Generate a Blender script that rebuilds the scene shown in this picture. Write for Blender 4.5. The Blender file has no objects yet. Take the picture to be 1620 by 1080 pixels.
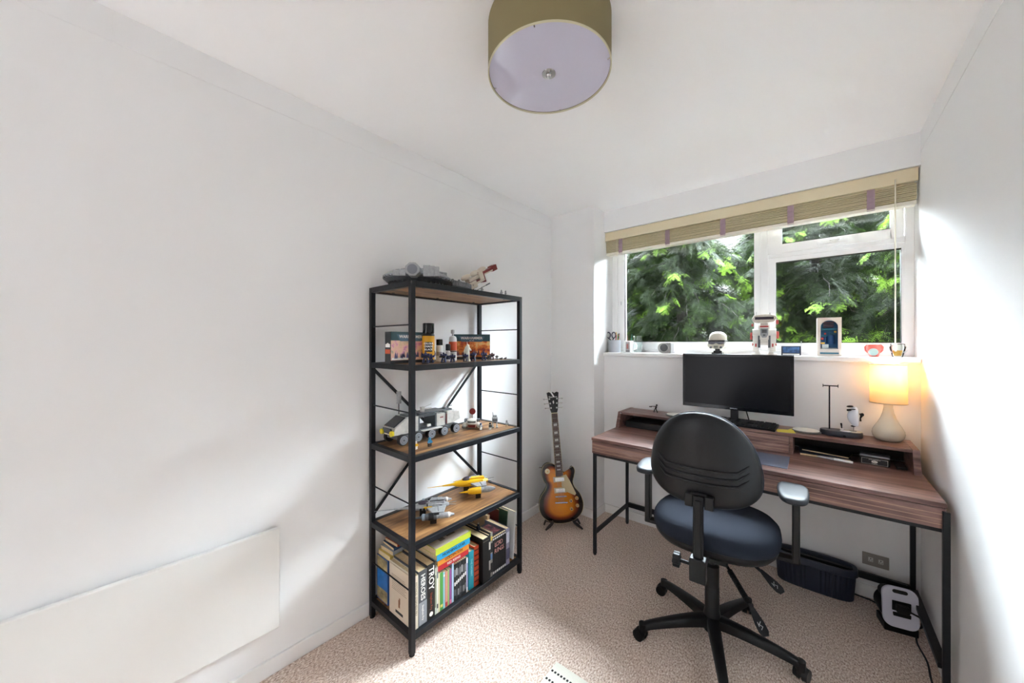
import bpy, math, random
import numpy as np
from mathutils import Vector, Matrix, Euler
random.seed(7); rng = np.random.default_rng(7)
S = bpy.context.scene
COL = S.collection
PI = math.pi
def lin(h):
    h = h.lstrip('#'); o = []
    for i in (0, 2, 4):
        c = int(h[i:i+2], 16) / 255
        o.append(c/12.92 if c <= .04045 else ((c+.055)/1.055)**2.4)
    return (*o, 1)

# ---------------------------------------------------------------- camera
cam = bpy.data.objects.new('camera', bpy.data.cameras.new('camera')); COL.objects.link(cam)
cam.location = (1.6963, 0, 1.3463)
cam.rotation_euler = (PI/2, 0, .7041)
cam.data.sensor_width = 36; cam.data.lens = 36*566.96/1620
cam.data.shift_y = (542.8-540)/1620
cam.data.clip_start = .02
S.camera = cam
S.view_settings.view_transform = 'Standard'; S.view_settings.look = 'None'
S.view_settings.gamma = 1; S.view_settings.use_curve_mapping = False
S.view_settings.exposure = .93
S.cycles.max_bounces = 14; S.cycles.diffuse_bounces = 8; S.cycles.glossy_bounces = 4
S.cycles.transparent_max_bounces = 12; S.cycles.caustics_reflective = False; S.cycles.caustics_refractive = False
S.cycles.sample_clamp_indirect = 30
# ---------------------------------------------------------------- sky and sun
W = bpy.data.worlds.new('sky'); S.world = W; W.use_nodes = True
bg = W.node_tree.nodes['Background']; bg.inputs[1].default_value = SKY = 2.5
wn, wl = W.node_tree.nodes, W.node_tree.links   # overcast sky brighter towards the zenith; bright lower half added to light the ceiling
tc = wn.new('ShaderNodeTexCoord'); sx = wn.new('ShaderNodeSeparateXYZ'); rp = wn.new('ShaderNodeValToRGB'); wl.new(tc.outputs['Generated'], sx.inputs[0]); mr = wn.new('ShaderNodeMapRange'); mr.inputs['From Min'].default_value = -1; wl.new(sx.outputs['Z'], mr.inputs[0]); wl.new(mr.outputs[0], rp.inputs['Fac'])
rp.color_ramp.elements[0].position = 0; rp.color_ramp.elements[0].color = (.92, .94, 1, 1); rp.color_ramp.elements[1].position = .9; rp.color_ramp.elements[1].color = (.95, .97, 1, 1)
for q_, c_ in ((.47, (.92, .94, 1, 1)), (.53, (.3, .31, .33, 1))): rp.color_ramp.elements.new(q_).color = c_
wl.new(rp.outputs['Color'], bg.inputs[0])
sun = bpy.data.objects.new('sun', bpy.data.lights.new('sun', 'SUN')); COL.objects.link(sun)
sun.data.energy = 150; sun.data.angle = math.radians(125); sun.data.color = (.90, .97, 1.1)
sun.rotation_euler = Vector((-.30, -.72, -.62)).to_track_quat('-Z', 'Y').to_euler()
portal = bpy.data.objects.new('window_portal', bpy.data.lights.new('window_portal', 'AREA')); COL.objects.link(portal)
portal.data.shape = 'RECTANGLE'; portal.data.size = 1.7; portal.data.size_y = .95; portal.data.energy = 1
portal.data.cycles.is_portal = True
portal.location = (1.244, 2.92, 1.76); portal.rotation_euler = Vector((0, -1, 0)).to_track_quat('-Z', 'Y').to_euler()

# ---------------------------------------------------------------- helpers
_m = {}
def mat(name, col, rough=.5, metal=0, bump=0, bscale=200, vary=0, vscale=8, spec=.5, trans=0, emit=0, coat=0, sheen=0, ecol=None, sss=0):
    if name in _m: return _m[name]
    m = bpy.data.materials.new(name); m.use_nodes = True; n = m.node_tree.nodes; l = m.node_tree.links
    p = n['Principled BSDF']; c = lin(col) if isinstance(col, str) else col
    p.inputs['Base Color'].default_value = c; p.inputs['Roughness'].default_value = rough; p.inputs['Metallic'].default_value = metal
    p.inputs['Specular IOR Level'].default_value = spec
    p.inputs['Coat Weight'].default_value = coat; p.inputs['Sheen Weight'].default_value = sheen
    if trans: p.inputs['Transmission Weight'].default_value = trans
    if emit: p.inputs['Emission Color'].default_value = lin(ecol) if ecol else c; p.inputs['Emission Strength'].default_value = emit
    if vary or bump:
        tc = n.new('ShaderNodeTexCoord')
    if vary:
        t = n.new('ShaderNodeTexNoise'); t.inputs['Scale'].default_value = vscale; t.inputs['Detail'].default_value = 4
        l.new(tc.outputs['Object'], t.inputs['Vector'])
        r = n.new('ShaderNodeValToRGB'); l.new(t.outputs['Fac'], r.inputs['Fac'])
        r.color_ramp.elements[0].position = .3; r.color_ramp.elements[1].position = .7
        r.color_ramp.elements[0].color = (*[max(0, x*(1-vary)) for x in c[:3]], 1); r.color_ramp.elements[1].color = (*[min(1, x*(1+vary)) for x in c[:3]], 1)
        l.new(r.outputs['Color'], p.inputs['Base Color'])
    if bump:
        t = n.new('ShaderNodeTexNoise'); t.inputs['Scale'].default_value = bscale; t.inputs['Detail'].default_value = 2
        l.new(tc.outputs['Object'], t.inputs['Vector'])
        b = n.new('ShaderNodeBump'); b.inputs['Strength'].default_value = bump; b.inputs['Distance'].default_value = .002
        l.new(t.outputs['Fac'], b.inputs['Height']); l.new(b.outputs['Normal'], p.inputs['Normal'])
    _m[name] = m; return m
def ramp_mat(name, stops, scale=(1, 1, 1), noise=5, rough=.5, detail=6, dist=0, bump=.1, spec=.5, stripe=None):
    """wood-like: stretched noise through a colour ramp; stripe=(axis, period, width) cuts thin pale grooves"""
    m = bpy.data.materials.new(name); m.use_nodes = True; n = m.node_tree.nodes; l = m.node_tree.links; p = n['Principled BSDF']
    p.inputs['Roughness'].default_value = rough; p.inputs['Specular IOR Level'].default_value = spec
    tc = n.new('ShaderNodeTexCoord'); mp = n.new('ShaderNodeMapping'); mp.inputs['Scale'].default_value = scale
    l.new(tc.outputs['Object'], mp.inputs['Vector'])
    t = n.new('ShaderNodeTexNoise'); t.inputs['Scale'].default_value = noise; t.inputs['Detail'].default_value = detail; t.inputs['Roughness'].default_value = .62; t.inputs['Distortion'].default_value = dist
    l.new(mp.outputs['Vector'], t.inputs['Vector'])
    r = n.new('ShaderNodeValToRGB'); e = r.color_ramp.elements
    e[0].position, e[0].color = stops[0][0], lin(stops[0][1]); e[1].position, e[1].color = stops[-1][0], lin(stops[-1][1])
    for a, b in stops[1:-1]:
        x = e.new(a); x.color = lin(b)
    l.new(t.outputs['Fac'], r.inputs['Fac']); l.new(r.outputs['Color'], p.inputs['Base Color'])
    if bump:
        b = n.new('ShaderNodeBump'); b.inputs['Strength'].default_value = bump; b.inputs['Distance'].default_value = .001
        l.new(t.outputs['Fac'], b.inputs['Height']); l.new(b.outputs['Normal'], p.inputs['Normal'])
    return m
def basis(n):
    n = Vector(n).normalized(); a = Vector((0, 0, 1)) if abs(n.z) < .9 else Vector((1, 0, 0))
    u = a.cross(n).normalized(); return u, n.cross(u)
class MB:
    def __init__(s): s.v = []; s.f = []; s.m = []
    def add(s, v, f, mi=0):
        k = len(s.v); s.v += [tuple(p) for p in v]; s.f += [tuple(i+k for i in q) for q in f]; s.m += [mi]*len(f); return s
    def box(s, x0, x1, y0, y1, z0, z1, mi=0, R=None, c=None):
        v = [Vector((x, y, z)) for x in (x0, x1) for y in (y0, y1) for z in (z0, z1)]
        if R is not None:
            c = Vector(c) if c is not None else Vector(((x0+x1)/2, (y0+y1)/2, (z0+z1)/2)); v = [R @ (p-c) + c for p in v]
        return s.add(v, [(0, 1, 3, 2), (4, 6, 7, 5), (0, 4, 5, 1), (2, 3, 7, 6), (0, 2, 6, 4), (1, 5, 7, 3)], mi)
    def cb(s, c, sz, mi=0, R=None):
        return s.box(c[0]-sz[0]/2, c[0]+sz[0]/2, c[1]-sz[1]/2, c[1]+sz[1]/2, c[2]-sz[2]/2, c[2]+sz[2]/2, mi, R)
    def cyl(s, a, b, r0, r1=None, n=16, mi=0):
        r1 = r0 if r1 is None else r1; a = Vector(a); b = Vector(b); u, w = basis(b-a); v = []
        for c, r in ((a, r0), (b, r1)):
            for i in range(n):
                t = 2*PI*i/n; v.append(c + u*(math.cos(t)*r) + w*(math.sin(t)*r))
        f = [(i, (i+1) % n, n+(i+1) % n, n+i) for i in range(n)] + [tuple(range(n-1, -1, -1)), tuple(range(n, 2*n))]
        return s.add(v, f, mi)
    def tube(s, pts, r, n=8, mi=0, closed=False):
        P = [Vector(p) for p in pts]; k = len(P); rr = r if isinstance(r, (list, tuple)) else [r]*k
        v = []; u = None
        for i in range(k):
            d = (P[(i+1) % k]-P[i-1]) if closed else (P[min(i+1, k-1)]-P[max(i-1, 0)])
            d.normalize()
            if u is None: u = basis(d)[0]
            u = (u - d*u.dot(d)); u = u.normalized() if u.length > 1e-6 else basis(d)[0]
            w = d.cross(u)
            for j in range(n):
                t = 2*PI*j/n; v.append(P[i]+u*(math.cos(t)*rr[i])+w*(math.sin(t)*rr[i]))
        f = []
        for i in range(k if closed else k-1):
            a = i*n; b = ((i+1) % k)*n
            f += [(a+j, a+(j+1) % n, b+(j+1) % n, b+j) for j in range(n)]
        if not closed: f += [tuple(range(n-1, -1, -1)), tuple(range((k-1)*n, k*n))]
        return s.add(v, f, mi)
    def lathe(s, prof, c=(0, 0, 0), n=32, mi=0, caps=True, sx=1, sy=1):
        v = []; k = len(prof)
        for r, z in prof:
            for j in range(n):
                t = 2*PI*j/n; v.append((c[0]+math.cos(t)*r*sx, c[1]+math.sin(t)*r*sy, c[2]+z))
        f = [(i*n+j, i*n+(j+1) % n, (i+1)*n+(j+1) % n, (i+1)*n+j) for i in range(k-1) for j in range(n)]
        if caps: f += [tuple(range(n-1, -1, -1)), tuple(range((k-1)*n, k*n))]
        return s.add(v, f, mi)
    def prism(s, out, o, u, w, d, mi=0):
        """outline [(a,b)] in plane o + a*u + b*w, thickened by vector d"""
        o = Vector(o); u = Vector(u); w = Vector(w); d = Vector(d); k = len(out)
        v = [o+u*a+w*b for a, b in out] + [o+u*a+w*b+d for a, b in out]
        f = [tuple(range(k-1, -1, -1)), tuple(range(k, 2*k))] + [(i, (i+1) % k, k+(i+1) % k, k+i) for i in range(k)]
        return s.add(v, f, mi)
    def ell(s, c, r, n=16, m=10, mi=0, R=None):
        v = []; c = Vector(c)
        for i in range(m+1):
            a = PI*i/m
            for j in range(n):
                t = 2*PI*j/n; p = Vector((math.sin(a)*math.cos(t)*r[0], math.sin(a)*math.sin(t)*r[1], math.cos(a)*r[2]))
                v.append(c + (R @ p if R is not None else p))
        return s.add(v, [(i*n+j, (i+1)*n+j, (i+1)*n+(j+1) % n, i*n+(j+1) % n) for i in range(m) for j in range(n)], mi)
    def build(s, name, mats, parent=None, bevel=0, seg=2, sub=0, sharp=35, label=None):
        me = bpy.data.meshes.new(name); me.from_pydata(s.v, [], s.f)
        for x in (mats if isinstance(mats, (list, tuple)) else [mats]): me.materials.append(x)
        me.polygons.foreach_set('material_index', s.m)
        import bmesh
        b = bmesh.new(); b.from_mesh(me); bmesh.ops.remove_doubles(b, verts=b.verts, dist=1e-6); bmesh.ops.recalc_face_normals(b, faces=b.faces); b.to_mesh(me); b.free()
        me.polygons.foreach_set('use_smooth', [True]*len(me.polygons))
        me.set_sharp_from_angle(angle=math.radians(sharp))
        o = bpy.data.objects.new(name, me); COL.objects.link(o); o.parent = parent
        if bevel:
            x = o.modifiers.new('bevel', 'BEVEL'); x.width = bevel; x.segments = seg; x.limit_method = 'ANGLE'; x.harden_normals = True
        if sub:
            x = o.modifiers.new('sub', 'SUBSURF'); x.levels = x.render_levels = sub
        if label: o['label'] = label
        return o
def thing(name, label, cat, loc=(0, 0, 0), rz=0, group=None, rot=None):
    o = bpy.data.objects.new(name, None); COL.objects.link(o); o.empty_display_size = .05
    o.location = loc; o.rotation_euler = rot or (0, 0, rz); o['label'] = label; o['category'] = cat
    if group: o['group'] = group
    return o
def tag(o, label, cat, group=None):
    o['label'] = label; o['category'] = cat
    if group: o['group'] = group
    return o
def struct(o): o['kind'] = 'structure'; return o
def dup(root, loc, rz=None, label=None, group=None, scale=None):
    r = root.copy(); COL.objects.link(r); r.location = loc
    if rz is not None: r.rotation_euler = (root.rotation_euler[0], root.rotation_euler[1], rz)
    if label: r['label'] = label
    if group: r['group'] = group
    if scale: r.scale = (scale,)*3
    for ch in list(root.children):
        c = ch.copy(); COL.objects.link(c); c.parent = r
        for g in ch.children:
            d = g.copy(); COL.objects.link(d); d.parent = c
    return r
def text(parent, s, o, right, up, size, m, name='lettering', ext=.0003, align='CENTER', sx=1, bold=0):
    c = bpy.data.curves.new(name, 'FONT'); c.body = s; c.size = size; c.extrude = ext; c.align_x = align; c.align_y = 'CENTER'; c.resolution_u = 2
    c.offset = bold
    tmp = bpy.data.objects.new(name, c); COL.objects.link(tmp); bpy.context.view_layer.update()
    me = bpy.data.meshes.new_from_object(tmp); bpy.data.objects.remove(tmp); me.name = name; me.materials.clear(); me.materials.append(m)
    ob = bpy.data.objects.new(name, me); COL.objects.link(ob); ob.parent = parent
    r = Vector(right).normalized(); u = Vector(up).normalized(); n = r.cross(u)
    M = Matrix((r*sx, u, n)).transposed().to_4x4(); M.translation = Vector(o); ob.matrix_local = M
    return ob
def Rz(a): return Matrix.Rotation(a, 3, 'Z')
def Rx(a): return Matrix.Rotation(a, 3, 'X')
def Ry(a): return Matrix.Rotation(a, 3, 'Y')

WHITE = mat('wall_paint', '#efefef', .75, bump=.08, bscale=300, spec=.25)
CEIL = mat('ceiling_paint', '#fbfbfb', .85, bump=.05, bscale=250, spec=.2)
GLOSSW = mat('white_gloss_paint', '#f0efee', .35)
UPVC = mat('white_upvc', '#f0f0f0', .25)
BLACKM = mat('black_powder_coat', '#14161b', .4, bump=.1, bscale=900, spec=.3)
RUB = mat('black_rubber', '#0c0c0d', .7)
BP = mat('black_plastic', '#0b0c0f', .38, spec=.35)
CHROME = mat('chrome', '#d8d8d8', .12, 1)
GREY = mat('light_grey_brick', '#9a9c9e', .35, vary=.15, vscale=90)
DGREY = mat('dark_grey_brick', '#55585c', .35, vary=.2, vscale=90)
WB = mat('white_brick', '#e4e0d8', .3)
BLK = mat('black_brick', '#17181b', .35)
RED = mat('dark_red_brick', '#7c1c1c', .35)
YEL = mat('yellow_brick', '#e8b412', .35)
PAPER = mat('paper_pages', '#d9c39a', .9, vary=.12, vscale=120)
def K(name, hexc, rough=.45, **k): return mat(name, hexc, rough, **k)
MW = K('white_print', '#f2f0ea', .6)
MK = K('black_print', '#111111', .6)
# ================================================================ room shell
RW, Y0, D0, D1, BW, H = 2.0933, -2.1, 2.507, 2.678, .394, 2.4
def carpet():
    m = bpy.data.materials.new('carpet_loop'); m.use_nodes = True; n = m.node_tree.nodes; l = m.node_tree.links; p = n['Principled BSDF']
    p.inputs['Roughness'].default_value = .95; p.inputs['Specular IOR Level'].default_value = .1; p.inputs['Sheen Weight'].default_value = .25
    tc = n.new('ShaderNodeTexCoord'); mp = n.new('ShaderNodeMapping'); mp.inputs['Rotation'].default_value = (0, 0, .3); mp.inputs['Scale'].default_value = (1.5, .75, 1)
    l.new(tc.outputs['Object'], mp.inputs['Vector'])
    t = n.new('ShaderNodeTexNoise'); t.inputs['Scale'].default_value = 120; t.inputs['Detail'].default_value = 3; t.inputs['Roughness'].default_value = .7
    v = n.new('ShaderNodeTexVoronoi'); v.inputs['Scale'].default_value = 190
    l.new(mp.outputs['Vector'], t.inputs['Vector']); l.new(mp.outputs['Vector'], v.inputs['Vector'])
    r = n.new('ShaderNodeValToRGB'); e = r.color_ramp.elements
    e[0].position, e[0].color = .34, lin('#a08575'); e[1].position, e[1].color = .66, lin('#fff6ee'); x = e.new(.5); x.color = lin('#dfc8b8')
    l.new(t.outputs['Fac'], r.inputs['Fac'])
    mx = n.new('ShaderNodeMix'); mx.data_type = 'RGBA'; mx.blend_type = 'MULTIPLY'; mx.inputs[0].default_value = .6
    r2 = n.new('ShaderNodeValToRGB'); r2.color_ramp.elements[0].position = .3; r2.color_ramp.elements[0].color = (1, 1, 1, 1); r2.color_ramp.elements[1].position = .95; r2.color_ramp.elements[1].color = (.78, .72, .68, 1)
    l.new(v.outputs['Distance'], r2.inputs['Fac']); l.new(r.outputs['Color'], mx.inputs[6]); l.new(r2.outputs['Color'], mx.inputs[7]); l.new(mx.outputs[2], p.inputs['Base Color'])
    b = n.new('ShaderNodeBump'); b.invert = True; b.inputs['Strength'].default_value = .6; b.inputs['Distance'].default_value = .003
    l.new(v.outputs['Distance'], b.inputs['Height']); l.new(b.outputs['Normal'], p.inputs['Normal'])
    return m
struct(MB().box(-.12, RW+.12, Y0, 2.95, -.1, 0).build('floor', carpet()))
struct(MB().box(-.12, RW+.12, Y0, 2.95, H, H+.12).build('ceiling', CEIL))
struct(MB().box(-.12, 0, Y0, 2.95, 0, H).build('wall_left', WHITE))
struct(MB().box(RW, RW+.12, Y0, 2.95, 0, H).build('wall_right', WHITE))
struct(MB().box(0, BW, D0, 2.95, 0, H).build('wall_pillar', WHITE))
SILLZ = 1.274
struct(MB().box(BW, RW, D1, 2.93, 0, 1.245).box(BW, RW, D1, 2.93, 2.236, H).build('wall_window', WHITE))
struct(MB().box(-.12, .1, Y0-.1, Y0, 0, H).box(.8, RW+.12, Y0-.1, Y0, 0, H).box(.1, .8, Y0-.1, Y0, 2.1, H).build('wall_back', WHITE))  # unseen wall; its doorway gap is placed to let fill light in
SK = .066
def skirt(name, x0, x1, y0, y1): struct(MB().box(x0, x1, y0, y1, 0, SK).build(name, GLOSSW, bevel=.004))
skirt('baseboard_left', 0, .014, Y0, D0); skirt('baseboard_right', RW-.014, RW, Y0, D1)
skirt('baseboard_pillar', .014, BW+.014, D0-.014, D0); skirt('baseboard_reveal', BW, BW+.014, D0, D1)
skirt('baseboard_window', BW+.014, RW-.014, D1-.014, D1)
# wallpaper border band below the ceiling, 10 cm tall, with its seam on the left wall
def band(name, x0, x1, y0, y1): struct(MB().box(x0, x1, y0, y1, H-.101, H-.001).build(name, WHITE, bevel=.0006))
band('trim_1', 0, .0016, Y0, .047); band('trim_2', 0, .0022, .05, D0); band('trim_3', .002, BW, D0-.0018, D0); band('trim_4', RW-.002, RW, Y0, D1)
struct(MB().box(BW-.0, RW, 2.652, 2.86, 1.244, SILLZ).build('trim_5', GLOSSW, bevel=.008, seg=3))['label'] = 'white window sill board'

# ================================================================ window
YF = 2.83
def glass():
    m = bpy.data.materials.new('window_glass'); m.use_nodes = True; n = m.node_tree.nodes; l = m.node_tree.links; n.remove(n['Principled BSDF'])
    tr = n.new('ShaderNodeBsdfTransparent'); tr.inputs[0].default_value = (.94, .97, .95, 1); gl = n.new('ShaderNodeBsdfGlossy'); gl.inputs['Roughness'].default_value = .01
    fr = n.new('ShaderNodeFresnel'); fr.inputs[0].default_value = 1.25; mx = n.new('ShaderNodeMixShader')
    l.new(fr.outputs[0], mx.inputs[0]); l.new(tr.outputs[0], mx.inputs[1]); l.new(gl.outputs[0], mx.inputs[2]); l.new(mx.outputs[0], n['Material Output'].inputs[0])
    return m
GLASS = glass(); GASK = K('black_gasket', '#1b1d1c', .6)
win = thing('window_1', 'white framed three pane window above the desk', 'window'); struct(win)
f = MB()
for a in ((BW, .44, 1.274, 2.236), (2.06, RW, 1.274, 2.236), (.44, 2.06, 1.274, 1.30), (.44, 2.06, 2.19, 2.236), (1.42, 1.46, 1.30, 2.19), (1.46, 2.06, 1.89, 1.925)):
    f.box(a[0], a[1], YF, YF+.07, a[2], a[3])
f.build('window_frame', UPVC, win, bevel=.003)
def sash(x0, x1, z0, z1, gx0, gx1, gz0, gz1, y, name='sash'):
    s = MB().box(x0, gx0, y, y+.05, z0, z1).box(gx1, x1, y, y+.05, z0, z1).box(gx0, gx1, y, y+.05, z0, gz0).box(gx0, gx1, y, y+.05, gz1, z1)
    so = s.build(name, UPVC, win, bevel=.004)
    g = .004
    MB().box(gx0, gx0+g, y+.006, y+.03, gz0, gz1).box(gx1-g, gx1, y+.006, y+.03, gz0, gz1).box(gx0, gx1, y+.006, y+.03, gz0, gz0+g).box(gx0, gx1, y+.006, y+.03, gz1-g, gz1).build('gasket', GASK, so)
    MB().box(gx0, gx1, y+.024, y+.028, gz0, gz1).build('pane', GLASS, so)
    return so
sash(.438, 1.425, 1.298, 2.195, .495, 1.387, 1.357, 2.15, YF+.008)
sash(1.455, 2.065, 1.298, 1.895, 1.495, 2.050, 1.348, 1.862, YF+.008)
sash(1.455, 2.055, 1.915, 2.195, 1.527, 2.008, 1.971, 2.15, YF-.008)
MB().cyl((.470, YF+.004, 1.66), (.470, YF+.004, 1.69), .004).build('latch', CHROME, win)
h = MB().box(1.70, 1.83, YF-.022, YF-.008, 1.934, 1.952).box(1.755, 1.795, YF-.034, YF-.022, 1.938, 1.954).box(1.755, 1.80, YF-.05, YF-.03, 1.944, 1.955)
h.build('handle', UPVC, win, bevel=.004)
h = MB().box(.90, 1.0, YF-.0, YF+.009, 1.318, 1.338); h.build('handle', UPVC, win, bevel=.003)

# ================================================================ blind
BEI = K('cream_slat', '#d3c6a4', .5); BEI2 = K('cream_valance', '#e0d2b2', .45); MAUVE = K('mauve_tape', '#a58d97', .8)
bl = thing('venetian_blind', 'cream slatted blind pulled up under the window head with mauve tapes', 'blind', (0, 0, 0))
MB().box(BW+.003, RW-.006, 2.69, 2.705, 2.166, 2.234).build('valance', BEI2, bl, bevel=.003)
MB().box(BW+.01, RW-.012, 2.712, 2.76, 2.175, 2.232).build('headrail', BEI2, bl)
s = MB(); k = 9
for i in range(k):
    z = 2.157-.0096*i; j = rng.uniform(-.002, .002)
    s.box(BW+.006, RW-.01, 2.704+j, 2.756+j, z-.0028, z+.0028)
s.build('slat_stack', BEI, bl)
MB().box(BW+.006, RW-.01, 2.703, 2.757, 2.052, 2.072).build('bottom_rail', K('lit_underside_rail', '#efe9da', .4), bl, bevel=.003)  # paler than the slats: window light on the underside put into the colour
for x in (.522, .876, 1.226, 1.579, 1.918):
    t = MB().box(x-.015, x+.015, 2.7, 2.702, 2.06, 2.166).box(x-.015, x+.015, 2.7, 2.758, 2.0525, 2.0545)
    for q in range(3): t.box(x-.016, x+.016, 2.697, 2.7, 2.068+q*.03, 2.082+q*.03)
    t.build('tape', MAUVE, bl)
CORD = K('cream_cord', '#e8e2cf', .7)
MB().cyl((2.006, 2.685, 2.19), (2.006, 2.685, 1.345), .0028, n=8).build('pull_cord', CORD, bl)
MB().cyl((2.007, 2.685, 1.345), (2.007, 2.685, 1.305), .006, .0045, n=10).build('cord_weight', K('clear_acorn', '#dfe3e3', .2), bl)
MB().cyl((.492, 2.695, 2.17), (.492, 2.695, 2.03), .0012, n=6).cyl((.50, 2.695, 2.17), (.50, 2.695, 2.03), .0012, n=6).build('lift_cord', CORD, bl)

# ================================================================ panel heater
HT = K('heater_enamel', '#e8e7e4', .4)
he = thing('panel_heater', 'long flat white panel heater mounted low on the plain side wall', 'heater', (0, 0, 0))
MB().box(.008, .03, -.70, .501, .19, .594).build('panel', HT, he, bevel=.004)
for a in (-.2, .3): MB().box(.001, .01, a, a+.1, .25, .5).build('bracket', HT, he)

# ================================================================ ceiling lamp
OL = mat('olive_fabric', '#867a56', .8, bump=.2, bscale=500)
cl = thing('ceiling_lamp', 'round olive drum lamp flush under the ceiling', 'ceiling lamp', (1.022, .982, H))
MB().lathe([(.2, -.168), (.2, -.012), (.1975, -.012), (.1975, -.168), (.2, -.168)], n=96, caps=False).build('drum_shade', OL, cl)
MB().lathe([(.2006, -.1685), (.2006, -.164), (.197, -.164), (.197, -.1685), (.2006, -.1685)], n=96, caps=False).build('rim', K('pale_rim', '#c9c3a6', .5), cl)
MB().lathe([(.0, -.163), (.196, -.163), (.196, -.158), (0, -.158)], n=96, caps=False).build('diffuser', mat('lilac_acrylic', '#cfcde0', .06, coat=1, spec=.8), cl)
MB().lathe([(.0, -.176), (.008, -.175), (.010, -.170), (.006, -.167), (.022, -.166), (.023, -.163), (0, -.163)], n=32, caps=False).build('finial', CHROME, cl)
for a in (.35, 1.95, 3.5, 5.1): MB().cyl((.188*math.cos(a), .188*math.sin(a), -.166), (.199*math.cos(a), .199*math.sin(a), -.163), .002, n=8).build('clip', CHROME, cl)
MB().cyl((0, 0, -.03), (0, 0, 0), .06, n=32).build('ceiling_rose', UPVC, cl)
MB().cyl((0, 0, -.16), (0, 0, -.03), .006).build('stem', CHROME, cl)

# ================================================================ bookshelf
SWOOD = ramp_mat('rustic_oak', [(.28, '#4a2f1c'), (.45, '#7b5533'), (.58, '#9c7247'), (.75, '#bb925f')], scale=(9, 1.1, 9), noise=2.6, rough=.5, dist=.6)
SX0, SX1, SY0, SY1, SH = .03, .365, .90, 1.635, 1.618
sh = thing('shelving_unit', 'tall black metal frame shelving unit with five rustic wood shelves', 'shelf', (0, 0, 0))
t = .011
for x in (SX0, SX1):
    for y in (SY0, SY1):
        p = MB().box(x-t, x+t, y-t, y+t, .008, SH).build('post', BLACKM, sh, bevel=.0015)
        MB().cyl((x, y, 0), (x, y, .009), .012).build('foot', RUB, p)
SZ = [SH, 1.252, .856, .474, .090]
for i, z in enumerate(SZ):
    h = .025
    zt = z
    fr = MB().box(SX0+t, SX1-t, SY0-t, SY0+t, zt-h, zt).box(SX0+t, SX1-t, SY1-t, SY1+t, zt-h, zt)
    fr.box(SX0-t, SX0+t, SY0+t, SY1-t, zt-h, zt).box(SX1-t, SX1+t, SY0+t, SY1-t, zt-h, zt)
    fr.build('shelf_frame', BLACKM, sh, bevel=.0012)
    MB().box(SX0+t, SX1-t, SY0+t, SY1-t, zt-.018, zt-.003).build('shelf_board', SWOOD, sh)
    if i == 0:
        for x in (SX0+.04, SX1-.04):
            for y in (SY0+.09, (SY0+SY1)/2, SY1-.09): MB().cyl((x, y, zt-.021), (x, y, zt-.018), .007, n=12).build('screw', BLACKM, sh)
for y in (SY0, SY1):
    for z in (1.427, 1.043, .647, .27):
        MB().cyl((SX0, y, z), (SX1, y, z), .0032, n=10).build('side_rod', BLACKM, sh)
for s_ in (1, -1):
    a = (SX0-.006, SY0+.012, 1.215) if s_ > 0 else (SX0-.009, SY0+.012, .50); b = (a[0], SY1-.012, .50 if s_ > 0 else 1.215)
    d = (Vector(b)-Vector(a)).normalized(); n_ = Vector((1, 0, 0)); w = d.cross(n_)*.008
    A, B = Vector(a), Vector(b)
    MB().add([A-w, A+w, B+w, B-w, A-w+n_*.002, A+w+n_*.002, B+w+n_*.002, B-w+n_*.002], [(0, 1, 2, 3), (7, 6, 5, 4), (0, 4, 5, 1), (1, 5, 6, 2), (2, 6, 7, 3), (3, 7, 4, 0)]).build('cross_brace', BLACKM, sh)

# ================================================================ desk
WAL = ramp_mat('walnut', [(.25, '#3a231e'), (.42, '#664640'), (.58, '#8d6b61'), (.78, '#b39389')], scale=(1.2, 11, 11), noise=2.4, rough=.34, dist=.5, bump=.05)
WALX = WAL
GRV = K('copper_groove', '#b8937c', .4)
DX0, DX1, DY0, DY1, DZ = .612, 2.066, 2.052, 2.645, .752
dk = thing('desk', 'walnut writing desk with raised storage shelf and black metal legs', 'desk', (0, 0, 0))
MB().box(DX0, DX1, DY0, DY1, DZ-.018, DZ).build('desktop', WAL, dk, bevel=.002)
for a, b in ((DX0+.003, 1.345), (1.349, DX1-.003)):
    d = MB().box(a, b, DY0+.004, DY0+.02, DZ-.098, DZ-.021).build('drawer', WAL, dk, bevel=.001)
    g = MB()
    for z in (.043, .063, .082): g.box(a, b, DY0+.0030, DY0+.006, DZ-z-.0016, DZ-z+.0006)
    g.build('groove', GRV, d)
MB().box(DX0+.002, DX0+.018, DY0+.02, DY1, DZ-.098, DZ-.018).box(DX1-.018, DX1-.002, DY0+.02, DY1, DZ-.098, DZ-.018).box(DX0, DX1, DY1-.016, DY1, DZ-.098, DZ-.018).box(DX0+.01, DX1-.01, DY0+.02, DY1, DZ-.1, DZ-.094).build('carcass', WAL, dk)
L = .0095
legs = [(DX0+.006, DY0+.035), (DX0+.006, 2.60), (2.063, DY0+.002), (2.055, 2.60)]
for x, y in legs:
    p = MB().box(x-L, x+L, y-L, y+L, .006, DZ-.098 if x < 1 else DZ-.03).build('leg', BLACKM, dk, bevel=.002)
    MB().cyl((x, y, 0), (x, y, .007), .009).build('foot', RUB, p)
MB().box(DX0+.006-L, DX0+.006+L, DY0+.035, 2.60, .130, .149).build('side_rail', BLACKM, dk, bevel=.001)
MB().box(2.053-L, 2.062+L, DY0+.008, 2.60, .13, .149).build('side_rail', BLACKM, dk, bevel=.001)
for a in (DY0+.022, 2.59): MB().box(DX0, 2.07, a, a+.021, DZ-.118, DZ-.0985).build('top_rail', BLACKM, dk, bevel=.001)
MB().box(DX0+.006, 2.06, 2.592, 2.61, .128, .160).build('back_rail', BLACKM, dk, bevel=.001)
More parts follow.
